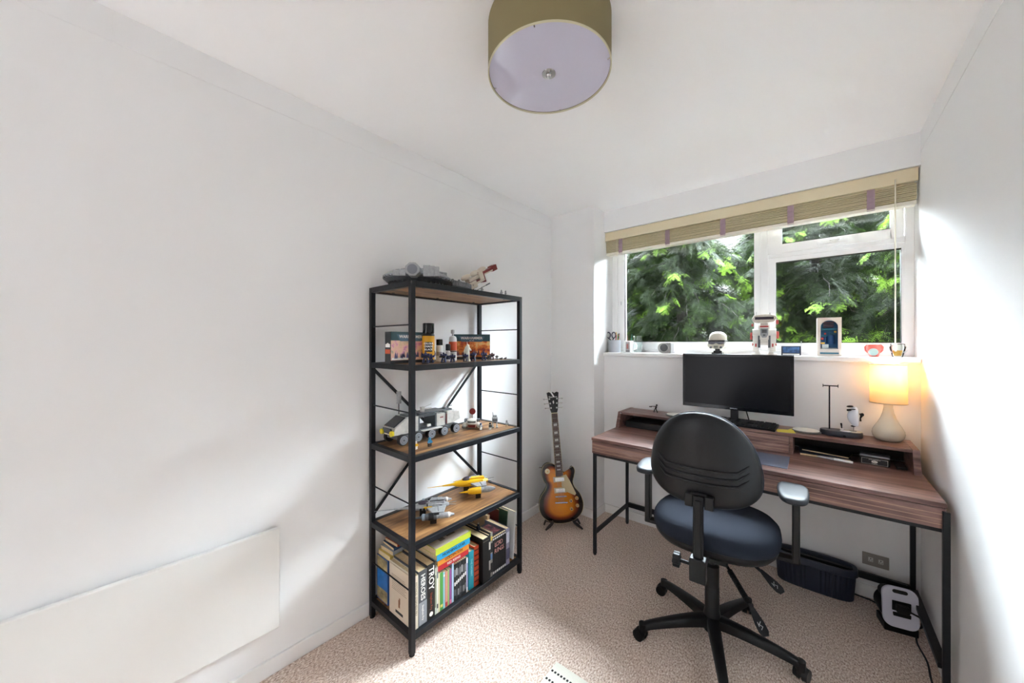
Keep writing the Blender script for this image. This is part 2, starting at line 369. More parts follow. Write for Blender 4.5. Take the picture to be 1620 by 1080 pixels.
# hutch
HZ, HY0, HYT, HY1 = .857, 2.40, 2.452, 2.668
WALD = WAL
for x0 in (DX0+.004, DX1-.034):
    MB().prism([(HY0, DZ), (HY1, DZ), (HY1, HZ+.002), (HYT-.008, HZ+.002)], (x0, 0, 0), (0, 1, 0), (0, 0, 1), (.024, 0, 0)).build('side_panel', WAL, dk, bevel=.0015)
MB().box(DX0+.028, DX1-.034, HYT, HY1, HZ-.016, HZ).build('top_shelf', WAL, dk, bevel=.0015)
MB().box(DX0+.028, DX1-.034, HY1-.014, HY1, DZ, HZ-.016).build('back_panel', mat('dark_panel', '#1b1412', .7), dk)
for x in (.985, 1.585): MB().box(x, x+.016, HYT-.02, HY1-.014, DZ, HZ-.016).build('divider', WAL, dk)
hd = MB().prism([(HYT-.028, DZ+.003), (HYT-.012, DZ+.003), (HYT+.016, HZ-.019), (HYT, HZ-.019)], (1.003, 0, 0), (0, 1, 0), (0, 0, 1), (.58, 0, 0)).build('drawer', WAL, dk)
g = MB()
for q in (.2, .4, .6, .8):
    y = HYT-.028+.028*q; z = DZ+.003+(HZ-.022-DZ)*q; g.box(1.003, 1.583, y-.0008, y+.002, z-.0008, z+.0008)
g.build('groove', GRV, hd)
MB().cyl((.635, HYT-.012, HZ-.01), (.635, HYT-.006, HZ-.01), .006).build('cable_button', UPVC, dk)
# ================================================================ office chair
CX, CY, CYAW = 1.337, 1.82, math.radians(4)
SHELL = mat('satin_black_shell', '#101115', .36, spec=.35, bump=.05, bscale=700); SFAB = mat('slate_fabric', '#252a35', .9, bump=.5, bscale=1200, spec=.15, sheen=.0, vary=.12, vscale=900)
ARMP = mat('arm_pad', '#23272d', .5, bump=.05, bscale=600, spec=.4)
ch = thing('office_chair', 'black operator chair with grey fabric seat and five castor base', 'chair', (CX, CY, 0), CYAW)
def loc(p): return Rz(-CYAW) @ (Vector(p)-Vector((CX, CY, 0)))
casters = [(1.093, 1.978), (1.104, 1.627), (1.431, 2.097), (1.629, 1.836), (1.423, 1.565)]
MB().lathe([(.026, .05), (.034, .055), (.036, .12), (.03, .15), (.029, .255), (.027, .26)], n=32).build('base_hub', SHELL, ch)
for cx, cy in casters:
    e = loc((cx, cy, 0)); a = math.atan2(e.y, e.x); R = .30; u = Vector((math.cos(a), math.sin(a), 0)); w = Vector((-u.y, u.x, 0))
    P = []; n_ = 9
    for i in range(n_):
        q = i/(n_-1); r = .02+R*q; z = .125-.045*q**1.6; hw = .026-.010*q; th = .045-.02*q
        if q > .95: z -= .004
        P.append((u*r, hw, z, th))
    v = []; 
    for c, hw, z, th in P:
        v += [c-w*hw+Vector((0, 0, z-th)), c-w*hw*.95+Vector((0, 0, z-.006)), c-w*hw*.6+Vector((0, 0, z)), c+w*hw*.6+Vector((0, 0, z)), c+w*hw*.95+Vector((0, 0, z-.006)), c+w*hw+Vector((0, 0, z-th))]
    f = [(i*6+j, i*6+(j+1) % 6, (i+1)*6+(j+1) % 6, (i+1)*6+j) for i in range(n_-1) for j in range(6)] + [(0, 1, 2, 3, 4, 5), tuple(range(n_*6-6, n_*6))[::-1]]
    MB().add(v, f).cyl(u*(R+.012)+Vector((0, 0, .045)), u*(R+.012)+Vector((0, 0, .08)), .017).build('base_arm', BP, ch, sharp=50)
    c0 = u*(R+.012)
    ca = a+random.choice((-.9, .6, 1.2)); cu = Vector((math.cos(ca), math.sin(ca), 0)); cw = Vector((-cu.y, cu.x, 0)); c1 = c0+cu*.012+Vector((0, 0, .026))
    k = MB()
    for sg in (-1, 1): k.cyl(c1+cw*(.006*sg), c1+cw*(.024*sg), .026, .024, n=24)
    k.cyl(c1-cw*.007, c1+cw*.007, .012); k.box(c0.x-.012, c0.x+.012, c0.y-.012, c0.y+.012, .03, .058)
    k.build('castor', BP, ch)
MB().lathe([(.0285, .25), (.0285, .345), (.020, .35), (.014, .352), (.014, .42)], n=32).build('gas_lift', BP, ch)
MB().box(-.07, .07, -.10, .12, .405, .44).box(-.10, -.06, -.02, .03, .41, .44).box(.06, .30, .06, .11, .425, .44).box(-.30, -.06, .06, .11, .425, .44).build('tilt_mechanism', BP, ch, bevel=.006)
# seat : superellipse pan and cushion
def sup(a, b, n_, k=48, e=2.6, front=0):
    o = []
    for i in range(k):
        t = 2*PI*i/k; c, s_ = math.cos(t), math.sin(t)
        x = a*abs(c)**(2/e)*(1 if c >= 0 else -1); y = b*abs(s_)**(2/e)*(1 if s_ >= 0 else -1)
        o.append((x*(1+front*y/b), y))
    return o
def stack(levels, k=48, e=2.6, front=0, cy=0, crown=0, dish=0):
    v = []; L_ = len(levels)
    for sc, z in levels:
        for x, y in sup(.245*sc, .225*sc, 0, k, e, front): v.append((x, y+cy, z + (0 if sc > .9 else 0) - dish*(x/.245)**2*0))
    f = [(i*k+j, i*k+(j+1) % k, (i+1)*k+(j+1) % k, (i+1)*k+j) for i in range(L_-1) for j in range(k)] + [tuple(range(k-1, -1, -1)), tuple(range((L_-1)*k, L_*k))]
    return v, f
SCY = .055
v, f = stack([(.80, .445), (.93, .452), (1.0, .475), (1.0, .488)], cy=SCY); MB().add(v, f).build('seat_pan', SHELL, ch, sharp=60)
v, f = stack([(.985, .485), (1.02, .495), (1.035, .515), (1.02, .537), (.96, .553), (.86, .562), (.7, .567), (.5, .568), (.3, .567), (.1, .566)], cy=SCY)
MB().add(v, f).build('seat_cushion', SFAB, ch, sharp=80)
# backrest
def outline(t):
    c, s_ = math.cos(t), math.sin(t)
    hw = .212; hh = .195
    e = 2.15 if s_ > 0 else 2.9
    x = hw*abs(c)**(2/e)*(1 if c >= 0 else -1); z = hh*abs(s_)**(2/e)*(1 if s_ >= 0 else -1)
    x *= .955 - .115*math.sin(PI/2*z/hh)
    return x, z
BZ, BY = .868, -.205
def bpt(x, z, off):   # surface of the back, wrapped forward, leaning slightly
    y = 1.25*x*x - .09*(z) + .5*max(0, -z-.08)**1.3*-1*0
    return (x-.018, BY+y+off, BZ+z)
def shell(levels, k=64):
    v = []
    for sc, off in levels:
        for i in range(k):
            x, z = outline(2*PI*i/k); x *= sc; z *= sc; v.append(bpt(x, z, off))
    n_ = len(levels)
    f = [(i*k+j, i*k+(j+1) % k, (i+1)*k+(j+1) % k, (i+1)*k+j) for i in range(n_-1) for j in range(k)]
    f += [tuple(range(k-1, -1, -1)), tuple(range((n_-1)*k, n_*k))]
    return v, f
v, f = shell([(.02, -.022), (.2, -.022), (.4, -.0215), (.6, -.0205), (.75, -.019), (.88, -.014), (.96, -.006), (1.0, .004), (1.0, .012)])
bs = MB().add(v, f)
for z0 in (-.03, -.058, -.086):
    pts = []
    for x, dz in [(-.168, .034), (-.150, .018), (-.132, .002), (-.1, -.002), (-.05, -.003), (0, -.003), (.05, -.003), (.1, -.002), (.132, .002), (.150, .018), (.168, .034)]:
        z = z0+dz; sc = max(abs(x)/.21, abs(z)/.195); pts.append(bpt(x, z, -.0225+.007*max(0, sc-.55)/.35))
    bs.tube(pts, [.001, .005]+[.0062]*7+[.005, .001], n=8)
bs.build('back_shell', SHELL, ch, sharp=50)
v, f = shell([(.98, .01), (1.01, .014), (1.01, .03), (.96, .045), (.85, .055), (.6, .058), (.3, .058), (.02, .058)])
MB().add(v, f).build('back_cushion', SFAB, ch, sharp=80)
_b0 = set(COL.objects)
MB().box(-.052, -.021, BY-.034, BY-.012, .683, .735).box(.021, .052, BY-.034, BY-.012, .683, .735).box(-.03, .03, BY-.03, BY-.01, .69, .74).build('back_bracket', BP, ch, bevel=.003)
MB().box(-.019, .019, BY-.046, BY-.034, .40, .735).box(-.012, .012, BY-.052, BY-.046, .42, .72).build('back_post', BP, ch, bevel=.004)
MB().box(-.03, .03, BY-.065, BY-.022, .398, .492).box(-.02, .02, BY-.03, -.06, .415, .445).build('post_clamp', BP, ch, bevel=.005)
k = MB().cyl((-.03, BY-.045, .458), (-.07, BY-.045, .458), .007)
lob = []
for i in range(48):
    a = 2*PI*i/48; r = .026+.004*math.cos(6*a); lob.append((r*math.cos(a), r*math.sin(a)))
k.prism(lob, (-.092, BY-.045, .458), (0, 1, 0), (0, 0, 1), (.026, 0, 0)).build('clamp_knob', BP, ch, bevel=.003)
for o_ in set(COL.objects)-_b0: o_.location.x = -.018
# arms
for sg in (-1, 1):
    p = MB().box(sg*.235 if sg > 0 else -.315, .315 if sg > 0 else sg*.235, .055, .095, .425, .445)
    p.box(sg*.30-.013, sg*.30+.013, .05, .10, .43, .697).build('armrest_post', BP, ch, bevel=.006)
    oc = sup(.054, .118, 0, 40, 3.0)
    lv = [(.86, .694), (.98, .700), (1, .710), (.97, .718), (.85, .722), (.5, .723)]
    v = []
    for sc, z in lv:
        for x, y in oc: v.append((sg*.295-.004+x*sc*(1+.12*y/.118), .095+y*sc, z))
    kk = 40; n_ = len(lv)
    f = [(i*kk+j, i*kk+(j+1) % kk, (i+1)*kk+(j+1) % kk, (i+1)*kk+j) for i in range(n_-1) for j in range(kk)] + [tuple(range(kk-1, -1, -1)), tuple(range((n_-1)*kk, n_*kk))]
    MB().add(v, f).build('armrest_pad', ARMP, ch, sharp=60)
# levers
A = Vector((.045, -.05, .415)); B_ = Vector((.15, -.19, .345)); C_ = Vector((.205, -.255, .285))
k = MB().cyl(A, A.lerp(B_, .3), .006)
for i in range(9):
    q = .3+.7*i/9; k.cyl(A.lerp(B_, q), A.lerp(B_, q+.05), .011)
    k.cyl(A.lerp(B_, q+.05), A.lerp(B_, q+.078), .008)
lv = k.build('lever', BP, ch)
def paddle(a, b, par):
    d = (b-a); u = d.normalized(); w = u.cross(Vector((0, -.5, 1))).normalized()
    o = [(-.006, 0), (-.010, .2), (-.017, .6), (-.017, .85), (-.010, .98), (.010, .98), (.017, .85), (.017, .6), (.010, .2), (.006, 0)]
    n_ = w.cross(u)*.006
    p = MB().prism([(x, y*d.length) for x, y in o], a, w, u, n_).build('lever_paddle', BP, par, bevel=.002)
    m = a+u*d.length*.68+n_*1.1
    g = MB().tube([m-u*.012-w*.005, m-u*.004+w*.004, m+u*.004-w*.004, m+u*.012+w*.005], .0014, n=6)
    g.tube([m-u*.012+w*.006, m+u*.002+w*.007], .0012, n=6).build('lever_symbol', mat('silver_print', '#c8c8c8', .3, .6), par)
paddle(B_, C_, lv)
lv = MB().cyl((.12, .0, .425), (.185, -.05, .41), .006).build('lever', BP, ch)
paddle(Vector((.18, -.046, .412)), Vector((.255, -.10, .375)), lv)

# ================================================================ guitar
th = math.atan2(.69, .72)
gt = thing('electric_guitar', 'sunburst single cutaway electric guitar leaning on a floor stand', 'guitar', (.262, 2.262, .022), rot=(-math.radians(8), -math.radians(3.2), th))
def spline(P, n_=10):
    o = []; k = len(P)
    for i in range(k):
        p0, p1, p2, p3 = P[i-1], P[i], P[(i+1) % k], P[(i+2) % k]
        for j in range(n_):
            t = j/n_
            o.append(tuple(.5*((2*p1[a])+(-p0[a]+p2[a])*t+(2*p0[a]-5*p1[a]+4*p2[a]-p3[a])*t*t+(-p0[a]+3*p1[a]-3*p2[a]+p3[a])*t**3) for a in (0, 1)))
    return o
body = spline([(0, 0), (.085, .014), (.145, .06), (.165, .125), (.148, .195), (.112, .245), (.100, .285), (.112, .325), (.122, .365), (.112, .392), (.098, .390), (.080, .362), (.050, .355), (.028, .372), (-.028, .418), (-.075, .432), (-.112, .412), (-.128, .365), (-.118, .31), (-.100, .275), (-.112, .24), (-.150, .19), (-.165, .125), (-.145, .06), (-.085, .014)], 6)
def burst():
    m = bpy.data.materials.new('sunburst_lacquer'); m.use_nodes = True; n = m.node_tree.nodes; l = m.node_tree.links; p = n['Principled BSDF']
    p.inputs['Roughness'].default_value = .2; p.inputs['Coat Weight'].default_value = .3
    a = n.new('ShaderNodeAttribute'); a.attribute_name = 'edge'
    r = n.new('ShaderNodeValToRGB'); e = r.color_ramp.elements; e[0].position = .0; e[0].color = lin('#ee9412'); e[1].position = 1; e[1].color = lin('#0b0605')
    for q, c in ((.45, '#e0800c'), (.66, '#8a3d10'), (.84, '#2a0f08')): x = e.new(q); x.color = lin(c)
    l.new(a.outputs['Fac'], r.inputs['Fac']); l.new(r.outputs['Color'], p.inputs['Base Color']); return m
nb = len(body); cenp = (0, .165)
def inset(s_):   # pull the outline towards a medial spine
    o = []
    for x, z in body:
        sz = min(max(z, .12), .33); sx_ = 0 if z < .3 else -.02
        o.append((sx_+(x-sx_)*s_, sz+(z-sz)*s_))
    return o
lev = [(1.0, .018), (1.0, -.018), (.985, -.022), (.93, -.0225), (.85, -.024), (.75, -.026), (.6, -.028), (.45, -.029), (.3, -.0295), (.15, -.03), (.02, -.03)]
v = []; at = []
for s_, y in lev:
    for x, z in inset(s_): v.append((x, y, z)); at.append(min(1, max(0, (s_-.1)/.86)))
f = [(i*nb+j, i*nb+(j+1) % nb, (i+1)*nb+(j+1) % nb, (i+1)*nb+j) for i in range(len(lev)-1) for j in range(nb)] + [tuple(range(nb-1, -1, -1)), tuple(range((len(lev)-1)*nb, len(lev)*nb))]
me = bpy.data.meshes.new('body'); me.from_pydata(v, [], f); me.materials.append(burst()); at_ = me.attributes.new('edge', 'FLOAT', 'POINT'); at_.data.foreach_set('value', at)
import bmesh
b = bmesh.new(); b.from_mesh(me); bmesh.ops.recalc_face_normals(b, faces=b.faces); b.to_mesh(me); b.free()
me.polygons.foreach_set('use_smooth', [True]*len(me.polygons)); me.set_sharp_from_angle(angle=.6)
o = bpy.data.objects.new('body', me); COL.objects.link(o); o.parent = gt
CRM = K('cream_plastic', '#e0cfa0', .35); ROSE = K('rosewood', '#4a2c24', .5); NICK = mat('nickel', '#c9c9c6', .2, 1); PEARL = K('pearl_inlay', '#dedad6', .25)
MB().tube([(x, -.0195, z) for x, z in inset(1.0)], .0016, n=6, closed=True).build('binding', CRM, gt)
def plate(out, y, d, m, name, par=gt, bev=.0008): return MB().prism(out, (0, y, 0), (1, 0, 0), (0, 0, 1), (0, -d, 0)).build(name, m, par, bevel=bev)
plate([(.012, .335), (.052, .345), (.075, .30), (.115, .205), (.105, .192), (.045, .222), (.012, .262)], -.034, .003, CRM, 'pickguard')
for z, tl in ((.313, .0), (.235, .0)):
    r_ = plate([(-.045, z-.019), (.045, z-.019), (.045, z+.019), (-.045, z+.019)], -.03, .005, CRM, 'pickup_ring')
    plate([(-.034, z-.013), (.034, z-.013), (.034, z+.013), (-.034, z+.013)], -.035, .004, NICK, 'pickup_cover', r_)
MB().cyl((-.042, -.036, .193), (.042, -.036, .189), .004).box(-.04, .04, -.036, -.03, .187, .195).build('bridge', NICK, gt)
MB().cyl((-.046, -.037, .150), (.046, -.037, .146), .0055).cyl((-.04, -.037, .15), (-.04, -.028, .15), .006).cyl((.04, -.037, .146), (.04, -.028, .146), .006).build('tailpiece', NICK, gt)
GOLD = K('amber_knob', '#dcae62', .25)
for x, z in ((.072, .155), (.118, .17), (.072, .098), (.118, .118)):
    kn = MB().cyl((x, -.028, z), (x, -.040, z), .0135, .011, n=24).build('knob', GOLD, gt)
    MB().cyl((x, -.040, z), (x, -.0405, z), .0055, n=16).build('knob_cap', CHROME, kn)
sw = MB().cyl((-.085, -.0265, .375), (-.085, -.029, .375), .019, n=32).build('switch_ring', CRM, gt); MB().cyl((-.085, -.029, .375), (-.085, -.038, .377), .004, .005).build('switch', GOLD, sw)
NK0, NK1 = .335, .795
MB().prism([(-.026, NK0+.0), (.028, NK0), (.0225, NK1), (-.0205, NK1)], (0, -.030, 0), (1, 0, 0), (0, 0, 1), (0, .022, 0)).build('neck', K('dark_mahogany', '#2a1712', .3), gt, bevel=.004)
fb = MB().prism([(-.0265, NK0), (.0285, NK0), (.0225, NK1), (-.0205, NK1)], (0, -.036, 0), (1, 0, 0), (0, 0, 1), (0, .006, 0)).build('fretboard', ROSE, gt)
MB().cyl((-.0265, -.0365, NK0), (-.0212, -.0365, NK1), .0009, n=6).cyl((.0285, -.0365, NK0), (.0232, -.0365, NK1), .0009, n=6).build('neck_binding', CRM, fb)
fr = MB(); Ls = .628
fz = [NK1-Ls*(1-2**(-i/12)) for i in range(0, 23)]
for z in fz[1:]:
    if z > NK0+.004: fr.cyl((-.024, -.0368, z), (.0255, -.0368, z), .0009, n=6)
fr.build('fret', NICK, fb)
il = MB()
for a in (3, 5, 7, 9, 12, 15, 17, 19):
    z0, z1 = fz[a], fz[a-1]; m_ = (z0+z1)/2; hh = (z1-z0)*.32; w_ = .014
    il.prism([(-w_, m_-hh), (w_*.9, m_-hh*.8), (w_*.9, m_+hh), (-w_, m_+hh*.8)], (.001, -.036, 0), (1, 0, 0), (0, 0, 1), (0, -.0006, 0))
il.build('inlay', PEARL, fb)
MB().box(-.0215, .0235, -.0385, -.030, NK1, NK1+.005).build('nut', CRM, gt)
hs = [(-.021, 0), (.0235, 0), (.031, .025), (.040, .10), (.046, .152), (.03, .158), (.012, .148), (0, .158), (-.012, .148), (-.03, .158), (-.046, .152), (-.038, .10), (-.029, .025)]
hd = MB().prism([(x, z+NK1+.005) for x, z in hs], (0, -.028, 0), (1, 0, 0), (0, 0, 1), (0, .014, 0)).build('headstock', K('black_lacquer', '#0d0c0c', .15), gt, bevel=.001)
text(hd, 'Epiphone', (0, -.0286, NK1+.125), (1, 0, 0), (0, 0, 1), .017, MW, 'headstock_lettering')
MB().prism([(0, .07), (.006, .08), (.003, .098), (-.006, .09), (-.004, .078)], (.0, -.0282, NK1), (1, 0, 0), (0, 0, 1), (0, -.0006, 0)).build('headstock_inlay', PEARL, hd)
for i in range(3):
    for sg in (-1, 1):
        z = NK1+.042+.034*i; x = sg*(.022+.0035*i)
        tp = MB().cyl((x, -.028, z), (x, -.037, z), .0035, n=12).cyl((x, -.0285, z), (x, -.0295, z), .0065, n=16).build('tuning_post', NICK, gt)
        MB().cyl((x+sg*.012, -.02, z), (x+sg*.034, -.02, z), .0022, n=8).ell((x+sg*.040, -.02, z), (.008, .003, .006)).build('tuning_peg', NICK, tp)
st = MB()
for i in range(6):
    x0 = -.020+.008*i; x1 = -.0165+.0068*i
    st.cyl((x0, -.0425, .15), (x0, -.0425, .19), .0005, n=5).cyl((x0, -.0425, .19), (x1, -.0392, NK1+.003), .0005, n=5)
st.build('string', NICK, gt)
MB().cyl((-.022, -.034, NK1+.175), (.004, -.036, NK1+.128), .0055, n=12).cyl((.004, -.036, NK1+.128), (.004, -.028, NK1+.128), .006).build('capo', UPVC, gt)
for x, z in ((-.13, .40), (-.167, .14)): MB().cyl((x+.008, 0, z), (x-.012, 0, z+.004), .003, .006).build('strap_button', NICK, gt)
# guitar stand
gs = thing('guitar_stand', 'low dark folding stand cradling the guitar body', 'stand', (.262, 2.262, 0), th)
BR = K('dark_brown_wood', '#2b1d18', .45)
for sg in (-1, 1):
    MB().tube([(sg*.075, -.045, .045), (sg*.10, -.06, .03), (sg*.135, -.075, .006)], [.008, .011, .006], n=10).tube([(sg*.075, -.045, .045), (sg*.12, .02, .03), (sg*.135, -.0, .006)], [.007, .009, .006], n=10).build('foot_leg', BR, gs)
    MB().tube([(sg*.075, -.045, .045), (sg*.075, .05, .04), (sg*.07, .075, .10)], .006, n=8).build('cradle_arm', BR, gs)
MB().cyl((-.075, .05, .04), (.075, .05, .04), .006).build('cross_bar', BR, gs)
# ================================================================ things on the desk
# monitor
mo = thing('monitor', 'wide black flat screen monitor on the raised shelf of the desk', 'monitor', (1.313, 2.60, HZ))
z0, z1 = .940-HZ, 1.279-HZ; w2 = .2885; y0 = -.07
MB().box(-w2, w2, y0, y0+.022, z0, z1).box(-.2, .2, y0+.022, y0+.045, z0+.05, z1-.05).build('bezel', mat('gloss_black', '#08080a', .18, spec=.3), mo, bevel=.002)
MB().box(-w2+.016, w2-.016, y0-.0006, y0+.004, z0+.022, z1-.016).build('screen', mat('screen_off', '#0a0a0d', .28, spec=.22), mo)
text(mo, 'SAMSUNG', (0, y0-.0005, z0+.010), (1, 0, 0), (0, 0, 1), .0085, K('pale_print', '#c8c8cc'), 'logo_lettering')
MB().box(-.02, .02, y0+.02, y0+.04, .008, z0+.08).build('neck', BP, mo, bevel=.002)
MB().lathe([(.0, 0), (1, 0), (1, .5), (.92, .7), (0, 1)], (0, .018, 0), 40).build('base', BP, mo).scale = (.10, .048, .012)
MB().cyl((.055, y0+.03, z0+.02), (.07, .03, .004), .003, n=8).build('cable', RUB, mo)
# keyboard
kb = thing('keyboard', 'long black keyboard lying on the raised desk shelf in front of the monitor', 'keyboard', (1.305, 2.532, HZ), math.radians(-4))
kb.rotation_euler = (math.radians(5), 0, math.radians(-4))
MB().box(-.223, .223, -.066, .066, .003, .016).build('case', BP, kb, bevel=.003)
keys = MB(); KEYM = mat('key_plastic', '#2b2d31', .5)
for r_ in range(6):
    y = .052-.0195*r_ - (.004 if r_ else 0)
    for i in range(22):
        x = -.212+i*.0193
        if i in (15, 19): x += .004
        if r_ == 5 and 3 < i < 9: continue
        if r_ in (3,) and 15 <= i <= 17: continue
        keys.box(x, x+.0165, y-.008, y+.008, .016, .0215)
keys.box(-.135, -.04, -.0575, -.0415, .016, .0215); keys.build('keycaps', KEYM, kb)
o = MB().box(-.19, -.16, .05, .064, -.008, .004).box(.16, .19, .05, .064, -.008, .004).build('flip_foot', BP, kb)
# coasters
for i, (x, y, l_) in enumerate([(1.652, 2.565, 'pale round coaster on the desk shelf between keyboard and black stand'), (.975, 2.56, 'pale round coaster on the desk shelf beyond the chair back, beside the keyboard')]):
    c = thing('coaster', l_, 'coaster', (x, y, HZ), group='coasters')
    if i == 0:
        MB().lathe([(.062, 0), (.066, .003), (.066, .008), (.062, .010), (.060, .010)], n=48).build('base', mat('slate_rim', '#6d6d68', .4), c)
        MB().lathe([(.058, .010), (.058, .0115), (.04, .0118), (.0, .0118)], n=48, caps=False).build('face', K('pale_cork', '#dcdad0', .5), c)
        cst = c
    else:
        for ch_ in list(cst.children): d = ch_.copy(); COL.objects.link(d); d.parent = c
pn = MB(); pn.add([(-.04, -.03, .0005), (.04, -.03, .0005), (.04, .045, .012), (.02, .045, .002), (-.04, .045, .0005), (-.04, -.03, 0), (.04, -.03, 0), (.04, .045, .0115), (.02, .045, .0015), (-.04, .045, 0)],
       [(0, 1, 2, 3, 4), (9, 8, 7, 6, 5), (0, 5, 6, 1), (1, 6, 7, 2), (2, 7, 8, 3), (3, 8, 9, 4), (4, 9, 5, 0)])
pn = tag(pn.build('sticky_note', K('sticky_yellow', '#e4d85c', .8)), 'yellow sticky note peeping out under the keyboard corner', 'note'); pn.location = (1.565, 2.50, HZ); pn.rotation_euler = (0, 0, .25)
# headset stand
hs_ = thing('headset_stand', 'black T bar stand on a low oval base beside the table lamp', 'stand', (1.795, 2.575, HZ))
def stadium(a, b, k=24):
    o = []
    for i in range(2*k):
        t = PI*i/k; c, s_ = math.cos(t), math.sin(t); o.append(((a-b)*(1 if c > 0 else -1)+b*c if abs(c) > 1e-6 else 0, b*s_))
    return o
MB().lathe([(0, 0), (.97, 0), (1, .15), (1, .85), (.97, 1), (0, 1)], n=64, caps=False).build('base', mat('graphite', '#34363e', .45), hs_).scale = (.085, .048, .028)
MB().cyl((-.045, .012, .026), (-.045, .012, .26), .0032).build('pole', BLACKM, hs_)
MB().cyl((-.07, .012, .26), (-.012, .012, .26), .0028).cyl((-.07, .012, .26), (-.073, .012, .26), .0085, n=12).cyl((-.012, .012, .26), (-.009, .012, .26), .0085, n=12).build('hanger_bar', BLACKM, hs_)
MB().lathe([(0, 0), (.034, 0), (.036, .003), (.034, .005), (0, .005)], (.045, 0, .027), 40, caps=False).build('charging_ring', K('pale_ring', '#b9b3a8', .4), hs_)
MB().cyl((.012, -.0485, .008), (.012, -.044, .008), .006).build('port', RUB, hs_)
gd = thing('rounded_gadget', 'small white bean shaped gadget with black fittings standing on the black oval base', 'gadget', (1.842, 2.572, HZ+.032))
R_ = Euler((0, math.radians(-8), 0)).to_matrix()
g = MB(); v = []
for i in range(15):
    q = i/14; z = .028+q*.098; r = .021*math.sin(PI*min(1, max(0, .08+q*.88)))**.55; xo = -.008*math.sin(q*PI*1.1)+.006*(1-q)
    for j in range(20):
        a = 2*PI*j/20; v.append((math.cos(a)*r*1.05+xo+.004, math.sin(a)*r*.85, z))
g.add(v, [(i*20+j, i*20+(j+1) % 20, (i+1)*20+(j+1) % 20, (i+1)*20+j) for i in range(14) for j in range(20)]+[tuple(range(19, -1, -1)), tuple(range(280, 300))])
g.build('shell', mat('gadget_white', '#d9dfe8', .25), gd)
MB().ell((-.012, -.004, .128), (.014, .012, .005), R=R_).cyl((-.022, -.006, .108), (-.010, -.016, .112), .005).cyl((-.008, -.018, .114), (.008, -.018, .116), .0022).ell((.0, 0, .026), (.010, .009, .004)).build('trim_cap', BP, gd)
MB().tube([(.024, -.002, .095), (.032, -.004, .085), (.027, 0, .07), (.028, 0, .055)], [.003, .006, .003, .004], n=8).ell((.034, -.003, .09), (.007, .004, .009)).build('clip', BP, gd)
MB().cyl((.002, 0, 0), (.002, 0, .026), .0018, n=8).cyl((0, 0, 0), (0, 0, .003), .014, n=20).build('stem', mat('clear_plastic', '#e8e8e8', .1, trans=.6), gd)
pt_ = thing('ring_puller', 'small white ring with an upright black bud lying on the black oval base', 'accessory', (1.808, 2.552, HZ+.029))
MB().tube([(.004+.02*math.cos(a), -.006+.011*math.sin(a), .003) for a in [i*2*PI/20 for i in range(20)]], .0022, n=8, closed=True).build('ring', UPVC, pt_)
MB().ell((-.010, .004, .010), (.008, .006, .005)).build('hub', UPVC, pt_)
MB().cyl((-.010, .004, .012), (-.012, .004, .036), .002, .0042, n=10).ell((-.0122, .004, .037), (.0042, .0042, .005), 10, 8).build('bud', BP, pt_)
# table lamp
tl = thing('table_lamp', 'small lit table lamp with cream teardrop base and drum shade', 'lamp', (1.972, 2.60, HZ))
prof = [(.0, 0), (.034, 0), (.046, .006), (.0565, .02), (.060, .036), (.058, .052), (.050, .07), (.038, .092), (.028, .115), (.021, .14), (.017, .165), (.016, .19), (0, .19)]
MB().lathe(prof, n=48, caps=False).build('base', mat('cream_ceramic', '#cfc8b6', .22), tl)
def shade_mat():
    m = bpy.data.materials.new('cream_shade'); m.use_nodes = True; n = m.node_tree.nodes; l = m.node_tree.links; n.remove(n['Principled BSDF'])
    d = n.new('ShaderNodeBsdfDiffuse'); d.inputs[0].default_value = lin('#f0e6cf'); t = n.new('ShaderNodeBsdfTranslucent'); t.inputs[0].default_value = lin('#f5e4bd'); mx = n.new('ShaderNodeMixShader'); mx.inputs[0].default_value = .55
    l.new(d.outputs[0], mx.inputs[1]); l.new(t.outputs[0], mx.inputs[2]); l.new(mx.outputs[0], n['Material Output'].inputs[0]); return m
MB().lathe([(.0675, .19), (.0665, .384), (.0657, .384), (.0667, .19), (.0675, .19)], n=64, caps=False).build('lamp_shade', shade_mat(), tl)
MB().lathe([(.068, .382), (.068, .386), (.0652, .386), (.0652, .382), (.068, .382)], n=64, caps=False).lathe([(.0685, .188), (.0685, .192), (.0662, .192), (.0662, .188), (.0685, .188)], n=64, caps=False).build('shade_rim', K('pale_grey_trim', '#b8b3a4'), tl)
MB().cyl((-.066, 0, .37), (.066, 0, .37), .001, n=6).cyl((0, -.066, .37), (0, .066, .37), .001, n=6).cyl((0, 0, .19), (0, 0, .235), .012).build('fitting', UPVC, tl)
MB().ell((0, 0, .275), (.022, .022, .03)).build('bulb', mat('warm_bulb', '#ffd9a0', .5, emit=2.5, ecol='#ffc98c'), tl)
pl = bpy.data.objects.new('bulb_light', bpy.data.lights.new('bulb_light', 'POINT')); COL.objects.link(pl); pl.parent = tl; pl.location = (0, 0, .325)
pl.data.energy = .8; pl.data.color = (1, .74, .48); pl.data.shadow_soft_size = .02
